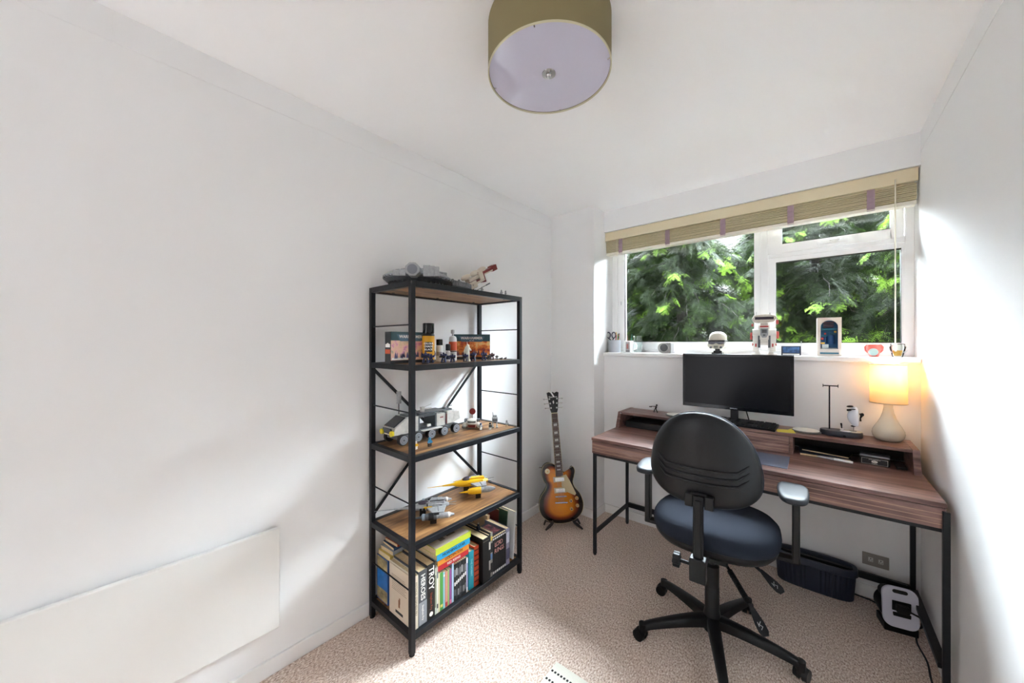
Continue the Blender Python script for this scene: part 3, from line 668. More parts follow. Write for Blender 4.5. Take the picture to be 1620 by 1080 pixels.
# small dark figure
fg = thing('wire_figure', 'tiny black figure with one arm stretched out, alone near the shelf end of the desk', 'figurine', (.83, 2.59, HZ))
MB().tube([(-.012, 0, 0), (-.008, 0, .018), (0, 0, .03)], [.003, .003, .004], n=6).tube([(.012, 0, 0), (.006, 0, .016), (0, 0, .03)], [.003, .003, .004], n=6).tube([(0, 0, .028), (.004, 0, .044)], [.006, .007], n=8).ell((.007, 0, .052), (.006, .006, .007), 10, 8).tube([(.003, 0, .043), (-.014, 0, .042), (-.032, 0, .040)], .0024, n=6).box(-.045, -.028, -.003, .003, .034, .040).build('body', K('figure_black', '#1a1513', .5), fg)
mp = MB().box(1.235, 1.592, 2.128, 2.36, DZ, DZ+.003).build('mouse_mat', mat('mat_rubber', '#5d667c', .45, bump=.05), bevel=.0012); tag(mp, 'slate blue mouse mat on the walnut desktop beside the chair back', 'mouse mat')
# compartment contents
DB = DZ+.0
def slab(name, label, cat, c, sz, m, rz=0, pages=True):
    t_ = thing(name, label, cat, c, rz)
    a, b_, h_ = sz[0]/2, sz[1]/2, sz[2]
    MB().box(-a, a, -b_, b_, 0, h_*.12).box(-a, a, -b_, b_, h_*.88, h_).box(-a, a, b_-.002, b_, h_*.1, h_*.9).build('cover', m, t_)
    MB().box(-a+.002, a-.002, -b_+.001, b_-.002, h_*.12, h_*.88).build('pages', PAPER, t_)
    return t_
slab('notebook', 'dark navy notebook lying in the open desk compartment under the white marker', 'notebook', (1.725, 2.53, DB), (.20, .15, .012), K('navy_card', '#16203c', .6), .05)
slab('folder', 'thin black folder on top of the navy notebook in the desk compartment', 'folder', (1.74, 2.555, DB+.012), (.19, .12, .007), K('black_card', '#16161a', .6), -.2)
mk = thing('marker_pen', 'white capped marker pen lying at the front of the desk compartment', 'pen', (1.765, 2.44, DB+.007), math.radians(-10))
MB().cyl((0, 0, 0), (.07, 0, 0), .0065).build('cap', UPVC, mk); MB().cyl((-.055, 0, 0), (0, 0, 0), .0045, .0055).cyl((-.07, 0, 0), (-.055, 0, 0), .002, .0045).build('barrel', K('pen_grey', '#b9bcc2'), mk)
tn = thing('hinged_tin', 'small black hinged tin with white rim and oval emblem in the desk compartment', 'tin', (1.915, 2.50, DB), math.radians(-6))
MB().box(-.052, .052, -.032, .032, 0, .036).build('box', K('tin_black', '#141416', .35), tn, bevel=.006)
MB().box(-.053, .053, -.033, .033, .037, .048).build('lid', mat('tin_silver', '#8d8f93', .3, .7), tn, bevel=.005)
fr_ = MB().box(-.044, .044, -.0326, -.032, .0045, .0055).box(-.044, .044, -.0326, -.032, .031, .032).box(-.045, -.044, -.0326, -.032, .0045, .032).box(.044, .045, -.0326, -.032, .0045, .032).build('border', MW, tn)
text(tn, "JACK DANIEL'S", (0, -.0326, .027), (1, 0, 0), (0, 0, 1), .006, MW, 'emblem_lettering')
MB().prism([(.011*math.cos(a), .018+.006*math.sin(a)) for a in [i*PI/10 for i in range(20)]], (0, -.0322, 0), (1, 0, 0), (0, 0, 1), (0, -.0004, 0)).build('emblem', MW, tn)
text(tn, 'No.7', (0, -.0328, .018), (1, 0, 0), (0, 0, 1), .006, MK, 'number_lettering')
text(tn, 'Tennessee', (0, -.0326, .009), (1, 0, 0), (0, 0, 1), .005, MW, 'small_lettering')
bx = tag(MB().box(1.985, 2.022, 2.47, 2.55, DB, DB+.012).build('card_wallet', K('dark_leather', '#1d1a1c', .6), bevel=.003), 'flat dark wallet in the desk compartment beside the tin', 'wallet')
bx = tag(MB().box(.66, .96, 2.47, 2.60, DB, DB+.045).build('storage_case', K('matt_black_case', '#0f0f12', .6), bevel=.006), 'matt black case pushed into the desk compartment furthest from the lamp', 'case')

# ================================================================ things on the window sill
SY = 2.742
pp = thing('pen_pot', 'silver and frosted round pot holding scissors and pens on the sill', 'pot', (.452, SY, SILLZ))
MB().lathe([(.0, 0), (.046, 0), (.048, .002), (.048, .098), (.046, .098), (.045, .004), (0, .004)], n=48, caps=False).build('cup', mat('brushed_silver', '#b4b6bc', .35, .55), pp)
def pen(x, y, dx, dy, L_, m, label, cap=None, r=.0038, base=(.452, SY, SILLZ)):
    p = thing('pen', label, 'pen', (base[0]+x, base[1]+y, base[2]+.006), group='pens in the pots on the sill')
    MB().cyl((0, 0, 0), (dx, dy, L_), r, n=10).build('barrel', m, p)
    d = Vector((dx, dy, L_)).normalized(); e = Vector((dx, dy, L_))
    MB().cyl(e-d*.03, e+d*.012, r*1.15, r*.8, n=10).build('cap', cap or m, p)
pen(.02, .01, .012, .006, .135, K('pen_orange', '#c4683c'), 'orange pen leaning out of the silver pot', K('pen_dark', '#252733'))
pen(.028, -.01, .01, -.006, .13, K('pen_green', '#5d8f4d'), 'green pen upright in the silver pot')
pen(.006, .02, -.004, .01, .145, K('pen_yellow', '#d5b43d'), 'yellow pencil upright in the silver pot')
pen(.012, -.022, .02, -.012, .12, K('pen_red', '#973232'), 'red pen leaning out of the silver pot')
sc_ = thing('scissors', 'dark blue handled scissors standing upside down in the silver pot', 'scissors', (.432, SY, SILLZ+.006))
sc_.scale = (1.25, 1, 1.12)
MB().cyl((.006, 0, .0), (.004, 0, .075), .004, n=6).build('blade', NICK, sc_)
for cx, tilt in ((-.024, .25), (.012, -.2)):
    MB().tube([(cx+.013*math.cos(a), 0, .118+.021*math.sin(a)) for a in [i*2*PI/18 for i in range(18)]], .0036, n=8, closed=True).tube([(.004, 0, .07), (cx*.5, 0, .085), (cx, 0, .098)], .004, n=8).build('handle', K('navy_handle', '#1c2440', .4), sc_)
mg = thing('mug', 'white mug with a printed picture and handle beside the silver pot', 'mug', (.572, SY-.004, SILLZ))
MB().lathe([(0, 0), (.036, 0), (.038, .003), (.038, .092), (.0355, .092), (.035, .006), (0, .006)], n=48, caps=False).build('cup', mat('mug_white', '#ecebe8', .2), mg)
MB().tube([(.036, 0, .078), (.055, 0, .076), (.065, 0, .055), (.062, 0, .030), (.036, 0, .018)], .0045, n=10).build('handle', mat('mug_white', '#ecebe8', .2), mg)
def curved(r, a0, a1, z0, z1, m, par, name, k=8):
    v = [(r*math.cos(a0+(a1-a0)*i/k), r*math.sin(a0+(a1-a0)*i/k), z) for z in (z0, z1) for i in range(k+1)]
    v2 = [(x*.99, y*.99, z) for x, y, z in v]
    n_ = 2*(k+1)
    f = [(i, i+1, k+2+i, k+1+i) for i in range(k)] + [(n_+k+1+i, n_+k+2+i, n_+i+1, n_+i) for i in range(k)]
    return MB().add(v+v2, f).build(name, m, par)
curved(.0386, -1.75, -.95, .018, .082, K('print_grey', '#a79f9c'), mg, 'printed_picture'); curved(.0389, -1.55, -1.25, .03, .068, K('print_red', '#b0655e'), mg, 'printed_figure'); curved(.0389, -1.75, -.95, .008, .016, K('print_dark', '#2c2c30'), mg, 'printed_band')
pen(-.01, .01, -.006, .004, .12, K('pen_brown', '#5a3426'), 'brown brush standing in the white mug', base=(.572, SY-.004, SILLZ))
pen(.012, .012, .008, .004, .125, K('pen_teal', '#2f6d5c'), 'teal pen standing in the white mug', base=(.572, SY-.004, SILLZ))
gl_ = thing('drinking_glass', 'small clear tumbler behind the white mug', 'glass', (.63, SY+.045, SILLZ))
MB().lathe([(0, 0), (.028, 0), (.034, .13), (.0325, .13), (.027, .006), (0, .006)], n=32, caps=False).build('tumbler', mat('clear_glass', '#eef4f2', .03, trans=1), gl_)
ck = thing('alarm_clock', 'grey rounded clock radio with dark round dial on the sill', 'clock', (.872, SY-.005, SILLZ))
o_ = [(-.03+.038*math.cos(a), .038+.038*math.sin(a)) for a in [PI/2+i*PI/16 for i in range(17)]] + [(.022, 0), (.022, .076)]
MB().prism(o_, (0, -.03, 0), (1, 0, 0), (0, 0, 1), (0, .06, 0)).build('body', K('mid_grey_plastic', '#a3a39f', .4), ck, bevel=.003)
MB().cyl((-.022, -.034, .04), (-.022, -.03, .04), .027, n=40).build('dial', K('dial_dark', '#5c5d5c', .35), ck)
MB().tube([(-.022+.03*math.cos(a), -.0305, .04+.03*math.sin(a)) for a in [i*2*PI/32 for i in range(32)]], .0016, n=6, closed=True).build('dial_ring', K('dial_ring', '#c9c9c5'), ck)
MB().box(.024, .052, -.03, .03, 0, .074).build('end_block', UPVC, ck, bevel=.003)
# helmet ornament
hm = thing('helmet_ornament', 'cream toy helmet bust with dark visor on a black stand', 'ornament', (1.188, SY, SILLZ))
MB().box(-.032, .032, -.022, .03, 0, .010).box(-.022, .022, -.015, .02, .010, .022).box(-.014, .014, -.01, .012, .02, .045).build('stand', BLK, hm, bevel=.002)
MB().lathe([(.050, .0), (.0525, .012), (.052, .03), (.046, .047), (.034, .058), (.018, .064), (0, .066)], (0, .01, .085), 32, sy=1.15, caps=False).build('dome', mat('cream_helmet', '#d3cbba', .35), hm)
MB().box(-.052, .052, -.052, .055, .086, .093).build('brow_band', BLK, hm, bevel=.003)
MB().prism([(-.046, .066), (.046, .066), (.048, .086), (-.048, .086)], (0, -.048, 0), (1, 0, 0), (0, 0, 1), (0, .05, 0)).build('visor', K('visor_dark', '#3a3440', .15), hm, bevel=.002)
MB().prism([(-.036, .036), (.036, .036), (.05, .052), (.052, .07), (.02, .064), (0, .074), (-.02, .064), (-.052, .07), (-.05, .052)], (0, -.054, 0), (1, 0, 0), (0, 0, 1), (0, .1, 0)).build('jaw', mat('cream_helmet', '#d3cbba', .35), hm, bevel=.004)
MB().box(-.012, .012, -.058, -.05, .040, .043).box(-.012, .012, -.058, -.05, .046, .049).box(-.012, .012, -.058, -.05, .052, .055).build('mouth_vent', BLK, hm)
for sg in (-1, 1): MB().cyl((sg*.03, -.06, .045), (sg*.03, -.05, .045), .0075, n=16).build('side_vent', DGREY, hm)
# robot toy
rb = thing('toy_robot', 'white brick built two legged toy robot with red details in front of the window mullion', 'toy robot', (1.447, SY-.01, SILLZ), math.radians(6))
for sg in (-1, 1):
    l_ = MB().box(sg*.043-.016, sg*.043+.016, -.012, .014, .02, .135).box(sg*.043-.014, sg*.043+.014, -.014, -.012, .03, .075).cyl((sg*.043-.018, 0, .14), (sg*.043+.018, 0, .14), .021, n=20).build('leg', WB, rb, bevel=.003)
    MB().box(sg*.026-.006, sg*.026+.006, -.018, .006, .045, .12).build('shin_piston', DGREY, l_)
    MB().cyl((sg*.062, -.006, .065), (sg*.056, -.006, .065), .009).box(sg*.043-.004, sg*.043+.004, -.016, -.013, .05, .07).build('red_joint', K('coral_red', '#b8423c', .4), l_)
    f_ = MB().box(sg*.041-.024, sg*.041+.024, -.035, .02, 0, .009).box(sg*.035-.012, sg*.035+.012, -.02, .01, .009, .022).build('foot', WB, rb, bevel=.002)
MB().box(-.028, .028, -.018, .02, .09, .16).box(-.022, .022, -.015, .018, .06, .09).box(-.03, .03, -.01, .022, .16, .185).build('torso', WB, rb, bevel=.005)
MB().prism([(-.02, .165), (.02, .165), (.02, .125), (.011, .108), (-.011, .108), (-.02, .125)], (0, -.024, 0), (1, 0, 0), (0, 0, 1), (0, .008, 0)).build('chest_panel', GREY, rb, bevel=.001)
MB().box(-.013, .013, -.026, -.023, .136, .158).box(-.006, .006, -.026, -.023, .118, .128).build('chest_screen', DGREY, rb)
MB().box(-.022, .022, -.012, .012, .172, .182).box(-.066, -.056, -.01, .01, .178, .196).box(.060, .072, -.01, .012, .19, .216).box(.062, .074, -.006, .012, .10, .145).box(-.072, -.062, -.006, .012, .095, .14).build('red_trim', K('coral_red', '#b8423c', .4), rb, bevel=.002)
hd_ = MB().prism([(-.058, .205), (-.064, .224), (-.052, .246), (-.02, .25), (.03, .252), (.056, .244), (.066, .226), (.05, .206), (.01, .200), (-.03, .199)], (0, -.034, 0), (1, 0, 0), (0, 0, 1), (0, .066, 0)).box(-.02, .02, -.008, .012, .18, .2).build('head', mat('warm_grey_brick', '#b9b2a6', .35, vary=.1, vscale=80), rb, bevel=.004)
MB().box(-.048, .048, -.0365, -.033, .219, .236).build('eye_band', K('visor_dark', '#3a3440', .15), hd_, bevel=.004)
MB().cyl((-.05, 0, .246), (-.054, 0, .282), .0012, n=6).cyl((-.042, 0, .248), (-.040, 0, .27), .001, n=6).cyl((.03, 0, .25), (.03, 0, .262), .004).build('antenna', GREY, hd_)
# small framed display
ds = thing('display_plaque', 'small dark blue framed plaque leaning on the sill beside the white box', 'plaque', (1.58, SY-.012, SILLZ))
MB().box(-.047, .047, 0, .012, 0, .056).build('frame', K('plaque_navy', '#252a3c', .3), ds, bevel=.0015)
MB().box(-.04, .04, -.001, 0, .016, .05).build('picture', mat('plaque_blue', '#3a5d8c', .4, vary=.7, vscale=60), ds); MB().box(-.04, .04, -.001, 0, .003, .010).build('caption_strip', MW, ds)
MB().cyl((.046, .006, .056), (.048, .006, .078), .001, n=6).ell((.048, .006, .08), (.003, .003, .003), 8, 6).build('pin', GREY, ds)
# book nook
bn = thing('miniature_room_box', 'tall white box with arched opening onto a tiny blue model room', 'model', (1.752, SY-.03, SILLZ), math.radians(3))
NW, NH = .052, .218
arch = [(-.037, .040), (-.037, .165)] + [(-.037*math.cos(a), .165+.037*math.sin(a)) for a in [i*PI/12 for i in range(1, 12)]] + [(.037, .165), (.037, .040)]
v = [(-NW, .0, 0), (NW, 0, 0), (NW, 0, NH), (-NW, 0, NH)]
fm = MB()
fm.box(-NW, -.037, 0, .01, 0, NH).box(.037, NW, 0, .01, 0, NH).box(-.037, .037, 0, .01, 0, .040).box(-.037, .037, 0, .01, .202, NH)
for sg in (-1, 1):
    fm.prism([(sg*.037, .165)]+[(sg*.037*math.cos(a), .165+.037*math.sin(a)) for a in [i*PI/16 for i in range(1, 9)]]+[(sg*.037, .202)], (0, 0, 0), (1, 0, 0), (0, 0, 1), (0, .01, 0))
fm.box(-NW, -NW+.004, .01, .07, 0, NH).box(NW-.004, NW, .01, .07, 0, NH).box(-NW, NW, .01, .07, NH-.004, NH).box(-NW, NW, .01, .07, 0, .004).box(-NW, NW, .066, .07, 0, NH)
fm.build('box', K('nook_white', '#cfc6bd', .5), bn)
MB().box(-.048, .048, .062, .066, .04, .21).build('blue_backdrop', K('nook_blue', '#2e6fa0', .5), bn)
for i in range(4): MB().box(-.022, .022, .02, .06, .168-.0+i*.009-.004, .1705-.004+i*.009).build('ceiling_beam', K('nook_brown', '#6e4a44'), bn)
MB().box(-.036, .036, .03, .062, .148, .156).box(-.036, -.008, .02, .06, .112, .118).box(.01, .036, .03, .06, .125, .130).build('balcony', K('nook_teal', '#1f6f87', .4), bn)
MB().cyl((.008, .045, .07), (.008, .045, .118), .018, n=16).box(-.03, -.012, .03, .05, .08, .11).build('blue_tower', K('nook_deep', '#174b82', .4), bn)
MB().box(-.034, -.024, .02, .04, .092, .104).box(-.02, -.012, .02, .03, .122, .132).build('red_book_row', K('coral_red', '#b8423c', .4), bn)
MB().box(-.036, -.018, .018, .03, .068, .078).box(.022, .032, .02, .03, .132, .142).build('yellow_lamp', K('nook_yellow', '#d8b44a', .4), bn)
MB().box(-.030, -.002, .014, .03, .042, .066).box(-.033, .036, .03, .062, .04, .046).build('tiny_shelf', K('nook_pale', '#c7d6da', .5), bn)
MB().box(-.04, .04, -.001, 0, .012, .020).build('letter_strip', K('nook_teal', '#1f6f87', .4), bn)
# red and clear tape / cup ornaments
def cup(name, label, x, mbody, mdisc, clear=False):
    t_ = thing(name, label, 'cup', (x, SY-.01, SILLZ), 0)
    MB().lathe([(0, 0), (.018, 0), (.020, .004), (.030, .05), (.028, .066), (.022, .07), (.021, .066), (.026, .05), (.018, .006), (0, .006)], n=28, caps=False).build('cup', mbody, t_)
    for sg in (-1, 1): MB().tube([(sg*.026, 0, .064), (sg*.034, 0, .052), (sg*.032, 0, .034), (sg*.022, 0, .022)], .004, n=8).build('handle', K('clear_white', '#dfe3e8', .2) if clear else mbody, t_)
    if clear: MB().lathe([(0, .007), (.0165, .007), (.022, .035), (0, .035)], n=24, caps=False).build('filling', mdisc, t_)
    else: MB().cyl((-.004, -.031, .026), (-.004, -.026, .026), .019, n=28).build('badge', mdisc, t_)
    return t_
cup('red_cup', 'small coral red two handled cup with pale badge on the sill', 1.932, K('coral_cup', '#d4665c', .35), K('badge_blue', '#a5c4c4', .4))
cup('clear_cup', 'small clear two handled cup holding something amber on the sill', 2.02, GLASS, K('amber_fill', '#cf9a3a', .5), True)

# ================================================================ things on the floor and wall
bk = thing('ribbed_basket', 'long low navy ribbed basket on the carpet under the desk', 'basket', (1.685, 2.592, 0))
def ribring(a, b, z, amp, k=240):
    o = []
    for i in range(k):
        t = 2*PI*i/k; c, s_ = math.cos(t), math.sin(t); e = 3.2
        r = 1+0
        o.append((a*abs(c)**(2/e)*(1 if c >= 0 else -1)*1.0+amp*c*((i//3) % 2), b*abs(s_)**(2/e)*(1 if s_ >= 0 else -1)+amp*s_*((i//3) % 2), z))
    return o
def rings(L_):
    k = len(L_[0]); n_ = len(L_); return sum(L_, []), [(i*k+j, i*k+(j+1) % k, (i+1)*k+(j+1) % k, (i+1)*k+j) for i in range(n_-1) for j in range(k)]+[tuple(range(k-1, -1, -1)), tuple(range((n_-1)*k, n_*k))]
NAVY = mat('navy_plastic', '#232a3d', .45)
v, f = rings([ribring(.155, .052, 0, .0), ribring(.155, .052, .006, .006), ribring(.164, .057, .133, .006)]); MB().add(v, f).build('ribbed_side', NAVY, bk, sharp=25)
v, f = rings([ribring(.170, .062, .132, 0), ribring(.178, .066, .136, 0), ribring(.178, .066, .160, 0), ribring(.174, .063, .168, 0), ribring(.160, .05, .168, 0), ribring(.158, .048, .14, 0)]); MB().add(v, f).build('rim', NAVY, bk, sharp=40)
so = thing('wall_socket', 'brushed steel double socket plate low on the window wall', 'socket', (1.933, D1, .203))
MB().box(-.05, .05, -.006, 0, -.032, .032).build('plate', mat('brushed_steel', '#9b968f', .4, .5), so, bevel=.002)
for x, a in ((-.018, 0), (.02, 0)):
    MB().box(x-.009, x+.009, -.0075, -.006, -.010, .012).build('socket_insert', K('socket_white', '#d8d8d4', .4), so)
    MB().box(x-.0015, x+.0015, -.0082, -.0075, .003, .009).box(x-.006, x-.003, -.0082, -.0075, -.006, -.003).box(x+.003, x+.006, -.0082, -.0075, -.006, -.003).build('pin_hole', RUB, so)
er = thing('extension_reel', 'white faced cable reel with black sockets standing by the desk leg', 'extension reel', (1.985, 2.475, 0), math.radians(12))
def rr(a, b, r, k=6):
    o = []
    for cx, cz, a0 in ((a-r, b-r, 0), (-a+r, b-r, PI/2), (-a+r, -b+r, PI), (a-r, -b+r, 3*PI/2)):
        for i in range(k+1): t = a0+PI/2*i/k; o.append((cx+r*math.cos(t), cz+r*math.sin(t)))
    return o
fa = rr(.062, .088, .035)
fm = MB().prism(fa, (0, -.045, .118), (1, 0, 0), (0, .12, 1), (0, .014, 0)).build('face', K('reel_white', '#cfcfdc', .35), er, bevel=.004)
MB().prism(rr(.026, .008, .0078), (0, -.037, .189), (1, 0, 0), (0, .12, 1), (0, -.001, 0)).build('handle_slot', RUB, fm)
MB().prism(rr(.052, .072, .03), (0, -.032, .10), (1, 0, 0), (0, .12, 1), (0, .075, 0)).box(-.055, .06, -.045, .05, 0, .035).cyl((0, -.02, .095), (0, .05, .095), .066, n=32).build('drum', BP, er, bevel=.003)
MB().box(-.028, .034, -.0495, -.045, .05, .098).box(-.030, .034, -.0495, -.044, .105, .150).build('socket_block', BP, er, bevel=.003)
pg_ = MB().box(-.022, .022, -.078, -.049, .108, .142).build('plug', RUB, er, bevel=.007)
MB().tube([(.018, -.068, .125), (.05, -.075, .115), (.075, -.03, .08), (.085, .0, .03), (.075, .02, .008)], .004, n=8).build('plug_cable', RUB, er)
def cable(name, label, pts, r=.0035):
    P = [Vector(p) for p in pts]; o = []
    k = len(P)
    for i in range(k-1):
        p0 = P[max(i-1, 0)]; p1 = P[i]; p2 = P[i+1]; p3 = P[min(i+2, k-1)]
        for j in range(6):
            t = j/6; o.append(.5*((2*p1)+(p2-p0)*t+(2*p0-5*p1+4*p2-p3)*t*t+(3*p1-p0-3*p2+p3)*t**3))
    o.append(P[-1]); return tag(MB().tube(o, r, n=8).build(name, RUB), label, 'cable')
cable('power_cable', 'black cable running over the carpet along the side wall by the desk leg', [(2.055, 2.50, .006), (2.04, 2.40, .005), (2.052, 2.28, .005), (2.045, 2.15, .005), (2.055, 2.0, .005), (2.04, 1.8, .005), (2.05, 1.5, .005)])
cable('power_cable', 'thin black cable on the carpet at the foot of the wall between basket and reel', [(1.80, 2.655, .006), (1.88, 2.645, .005), (1.93, 2.63, .005), (1.97, 2.56, .005)])
cable('power_cable', 'thin black cable looping on the carpet beside the basket, under the chair seat', [(1.40, 2.655, .004), (1.42, 2.62, .004), (1.455, 2.60, .03), (1.48, 2.63, .06), (1.50, 2.658, .08)], .002)
# rug
RUGM = mat('cream_rug', '#e0dcd0', .95, bump=.6, bscale=500)
rg = thing('rug', 'cream woven rug with dashed black stripes, its corner on the carpet', 'rug', (.862, 1.272, 0), math.radians(1))
MB().box(0, .62, -.9, 0, .0, .007).build('pile', RUGM, rg, bevel=.002)
ds_ = MB()
for y in [-.047-.043*i for i in range(19)]:
    for i in range(44): ds_.box(.006+i*.014, .014+i*.014, y-.0045, y+.0045, .0068, .0078)
ds_.build('dashed_stripe', K('rug_black', '#1a1818', .9), rg)
# ================================================================ books on the bottom shelf
BZ0 = .0905
_bc = {}
def bm(c, r=.5): return mat('cover_'+c.strip('#'), c, r)
def book(label, y0, t_, h, d, col, x1=.352, z0=BZ0, title=None, tsize=.012, tcol=None, group='books on the bottom shelf', name='book', lean=0, marks=(), hard=True, top=None):
    """upright book: spine faces +x at x1, thickness along y"""
    b = thing(name, label, 'book', (x1, y0+t_/2, z0), group=group)
    if lean: b.rotation_euler = (lean, 0, 0)
    c = .0022 if hard else .0008; m = bm(col)
    MB().box(-d, 0, -t_/2, -t_/2+c, 0, h).box(-d, 0, t_/2-c, t_/2, 0, h).box(-c, 0, -t_/2+c, t_/2-c, 0, h).build('cover', m, b, bevel=min(.0008, c/3))
    q = .003 if hard else .0003
    MB().box(-d+q, -c, -t_/2+c, t_/2-c, q, h-q).build('pages', PAPER, b)
    if title: text(b, title, (.0003, 0, h*.56), (0, 0, -1), (0, 1, 0), tsize, tcol or MW, 'title_lettering', ext=.0002)
    for a, z_, hh, mc in marks:    # (what, centre as share of height, height, colour)
        MB().box(0, .0006, -t_/2+.0015, t_/2-.0015, h*z_-hh/2, h*z_+hh/2).build(a, bm(mc), b)
    return b
book('thick cream book whose spine is nearest the front shelf post', .916, .022, .235, .20, '#d8cdb8', title='MYTHOS  STEPHEN FRY', tsize=.014, tcol=K('brown_print', '#7a6650'), x1=.357)
_h = book('grey book lettered HEROES, fading from charcoal to silver', .9395, .045, .243, .20, '#4b4d52', x1=.357, marks=(('silver_fade', .22, .10, '#8f9196'),))
text(_h, 'HEROES', (.0005, 0, .168), (0, 0, -1), (0, 1, 0), .032, MW, 'title_lettering', bold=.0004)
text(_h, 'Stephen Fry', (.0008, 0, .055), (0, 0, -1), (0, 1, 0), .014, MW, 'author_lettering')
b = book('thick black book with large white lettering TROY', .986, .043, .25, .20, '#15120f', x1=.357)
text(b, 'TROY', (.0005, 0, .185), (0, 0, -1), (0, 1, 0), .040, MW, 'title_lettering', bold=.0006)
text(b, 'Stephen Fry', (.0005, 0, .08), (0, 0, -1), (0, 1, 0), .016, K('rust_print', '#a3452c'), 'author_lettering')
MB().cyl((0, 0, .022), (.0006, 0, .022), .010, n=24).build('publisher_disc', MW, b)
book('pale green slim annual with a photo strip spine', 1.031, .010, .215, .19, '#cfd6c4', marks=(('photo_strip', .5, .15, '#8d927c'),), hard=False)
book('white slim annual beside the pale green one', 1.042, .010, .222, .19, '#e6e3da', marks=(('grey_patch', .8, .03, '#7d8790'), ('dark_patch', .15, .02, '#44464c')), hard=False)
book('cream thin paperback pressed against the green one', 1.053, .008, .18, .16, '#d9cfa8', hard=False)
book('bright green thin paperback under the red book of the pile', 1.0625, .017, .178, .16, '#4f9a47', marks=(('yellow_band', .12, .012, '#d8cf6a'),), hard=False)
book('light blue thin paperback right after the bright green one', 1.081, .010, .172, .16, '#8fc0d2', marks=(('white_band', .9, .01, '#f0efe8'),), hard=False)
book('salmon pink thin paperback amid the slim childrens books', 1.0925, .015, .168, .16, '#d2907c', marks=(('red_foot', .08, .02, '#b23a3c'),), hard=False)
book('lime thin paperback amid the slim childrens books', 1.109, .008, .17, .16, '#9dbb6a', hard=False)
book('purple thin paperback next to the lime one', 1.119, .013, .168, .16, '#8a4a92', marks=(('pink_foot', .07, .018, '#d66f9c'),), hard=False)
book('pale sky blue tall thin paperback beside the black and white set', 1.134, .011, .192, .16, '#a9c6dc', hard=False)
# the black and white set: a white band drifts across the spines
tones = ['#1b1b1d', '#2a2a2c', '#161618', '#39393b', '#1d1d20', '#262629', '#18181a']
pos = ['against the sky blue paperback', 'second from the sky blue paperback', 'third from the sky blue paperback', 'in the middle of the set', 'third from the white paperback', 'second from the white paperback', 'against the white paperback']
for i in range(7):
    book('slim black and white volume with white spine band, '+pos[i], 1.1475+i*.0114, .0106, .178, .14, tones[i], hard=False, group='black and white volumes', marks=(('white_band', .45+.02*i, .017, '#efeeea'), ('grey_figure', .75+.02*math.sin(i*2), .035, ['#8a8a8c', '#b5b5b5', '#6b6b6f'][i % 3]), ('grey_figure', .2+.02*math.cos(i*2), .03, ['#6f6f72', '#4d4d50', '#9a9a9a'][i % 3])))
book('white thin paperback between black and white set and teal book', 1.2285, .009, .172, .15, '#e3e2ea', hard=False, marks=(('violet_edge', .5, .12, '#8c8cc2'),))
book('teal hardback book with pale spine lettering', 1.246, .033, .195, .16, '#1f8a9a', title='THE HOBBIT', tsize=.016, tcol=K('teal_print', '#8fd0d6'))
book('orange red hardback with dark scrolling pattern on its spine', 1.282, .033, .205, .16, '#b8401f', marks=tuple(('dark_scroll', .12+.13*i, .008, '#5a1c14') for i in range(7)))
book('huge plain black book standing proud of its neighbours', 1.325, .046, .232, .22, '#0e0d0d', x1=.372, marks=(('grey_rule', .93, .002, '#6d6659'),))
book('black hardback with white and gold ornament on its spine', 1.374, .016, .232, .20, '#1c1a1a', x1=.365, marks=(('white_ornament', .75, .04, '#cfcabf'), ('white_ornament', .3, .05, '#b7b2a8')))
book('cream and black patterned hardback beside the slim black set', 1.392, .017, .238, .20, '#8f8b80', x1=.362, marks=(('gold_label', .86, .022, '#c9ab3e'), ('blue_patch', .45, .03, '#5c7fae'), ('black_ornament', .65, .05, '#1b1b1d'), ('black_ornament', .2, .05, '#1b1b1d')))
L1, L2 = ' LORD  ', ' RINGS '
ordn = ['first volume, beside the patterned hardback', 'second volume', 'third volume', 'middle volume', 'third from its end', 'last but one volume', 'last volume, beside the grey purple book']
for i in range(7):
    b = book('slim black volume of the red lettered set, '+ordn[i], 1.4115+i*.0156, .0148, .20, .13, '#17171a', x1=.36, group='slim black set with red letters', hard=False, marks=(('white_tip', .95, .008, '#c9c9c9'), ('pale_foot', .045, .012, '#d8d6d0')))
    for s_, z_ in ((L1[i], .155), (L2[i], .12)):
        if s_ != ' ': text(b, s_, (.0006, 0, z_), (0, 1, 0), (0, 0, 1), .034, K('dusty_red_print', '#c98d84'), 'title_letter')
book('grey purple hardback at the end of the slim black set', 1.5225, .030, .205, .17, '#8c879c', x1=.36, marks=(('white_figure', .75, .06, '#c5c3d0'), ('dark_figure', .3, .06, '#4d4a62')))
sl = thing('slipcase', 'dark open slipcase with reddish artwork around the slim black set', 'slipcase', (.0, 0, BZ0))
MB().box(.222, .352, 1.4095, 1.5215, .2015, .2035).box(.222, .225, 1.4095, 1.5215, 0, .2015).build('case', K('slip_black', '#1d1b22', .4), sl)
MB().box(.24, .335, 1.43, 1.50, .2035, .2040).build('printed_art', ramp_mat('slip_art', [(.35, '#1d1b22'), (.5, '#6d2f38'), (.65, '#a85a5c')], noise=30, rough=.4, bump=0), sl)
book('pale buff paperback tucked behind the grey purple hardback', 1.535, .02, .225, .13, '#c8a27c', x1=.20)
for l_, y, th_, h_, c_, le, x1 in (('tall dark green edged book leaning at the far end of the shelf', 1.578, .006, .262, '#2c4a33', -.09, .30), ('tall white thin book leaning outermost at the shelf end', 1.590, .010, .268, '#e6e8e6', -.09, .35), ('tall red brown book leaning behind the grey purple hardback', 1.568, .005, .255, '#6e2722', -.09, .24)):
    book(l_, y, th_, h_, .16, c_, x1=x1, lean=-le*-1, hard=False)
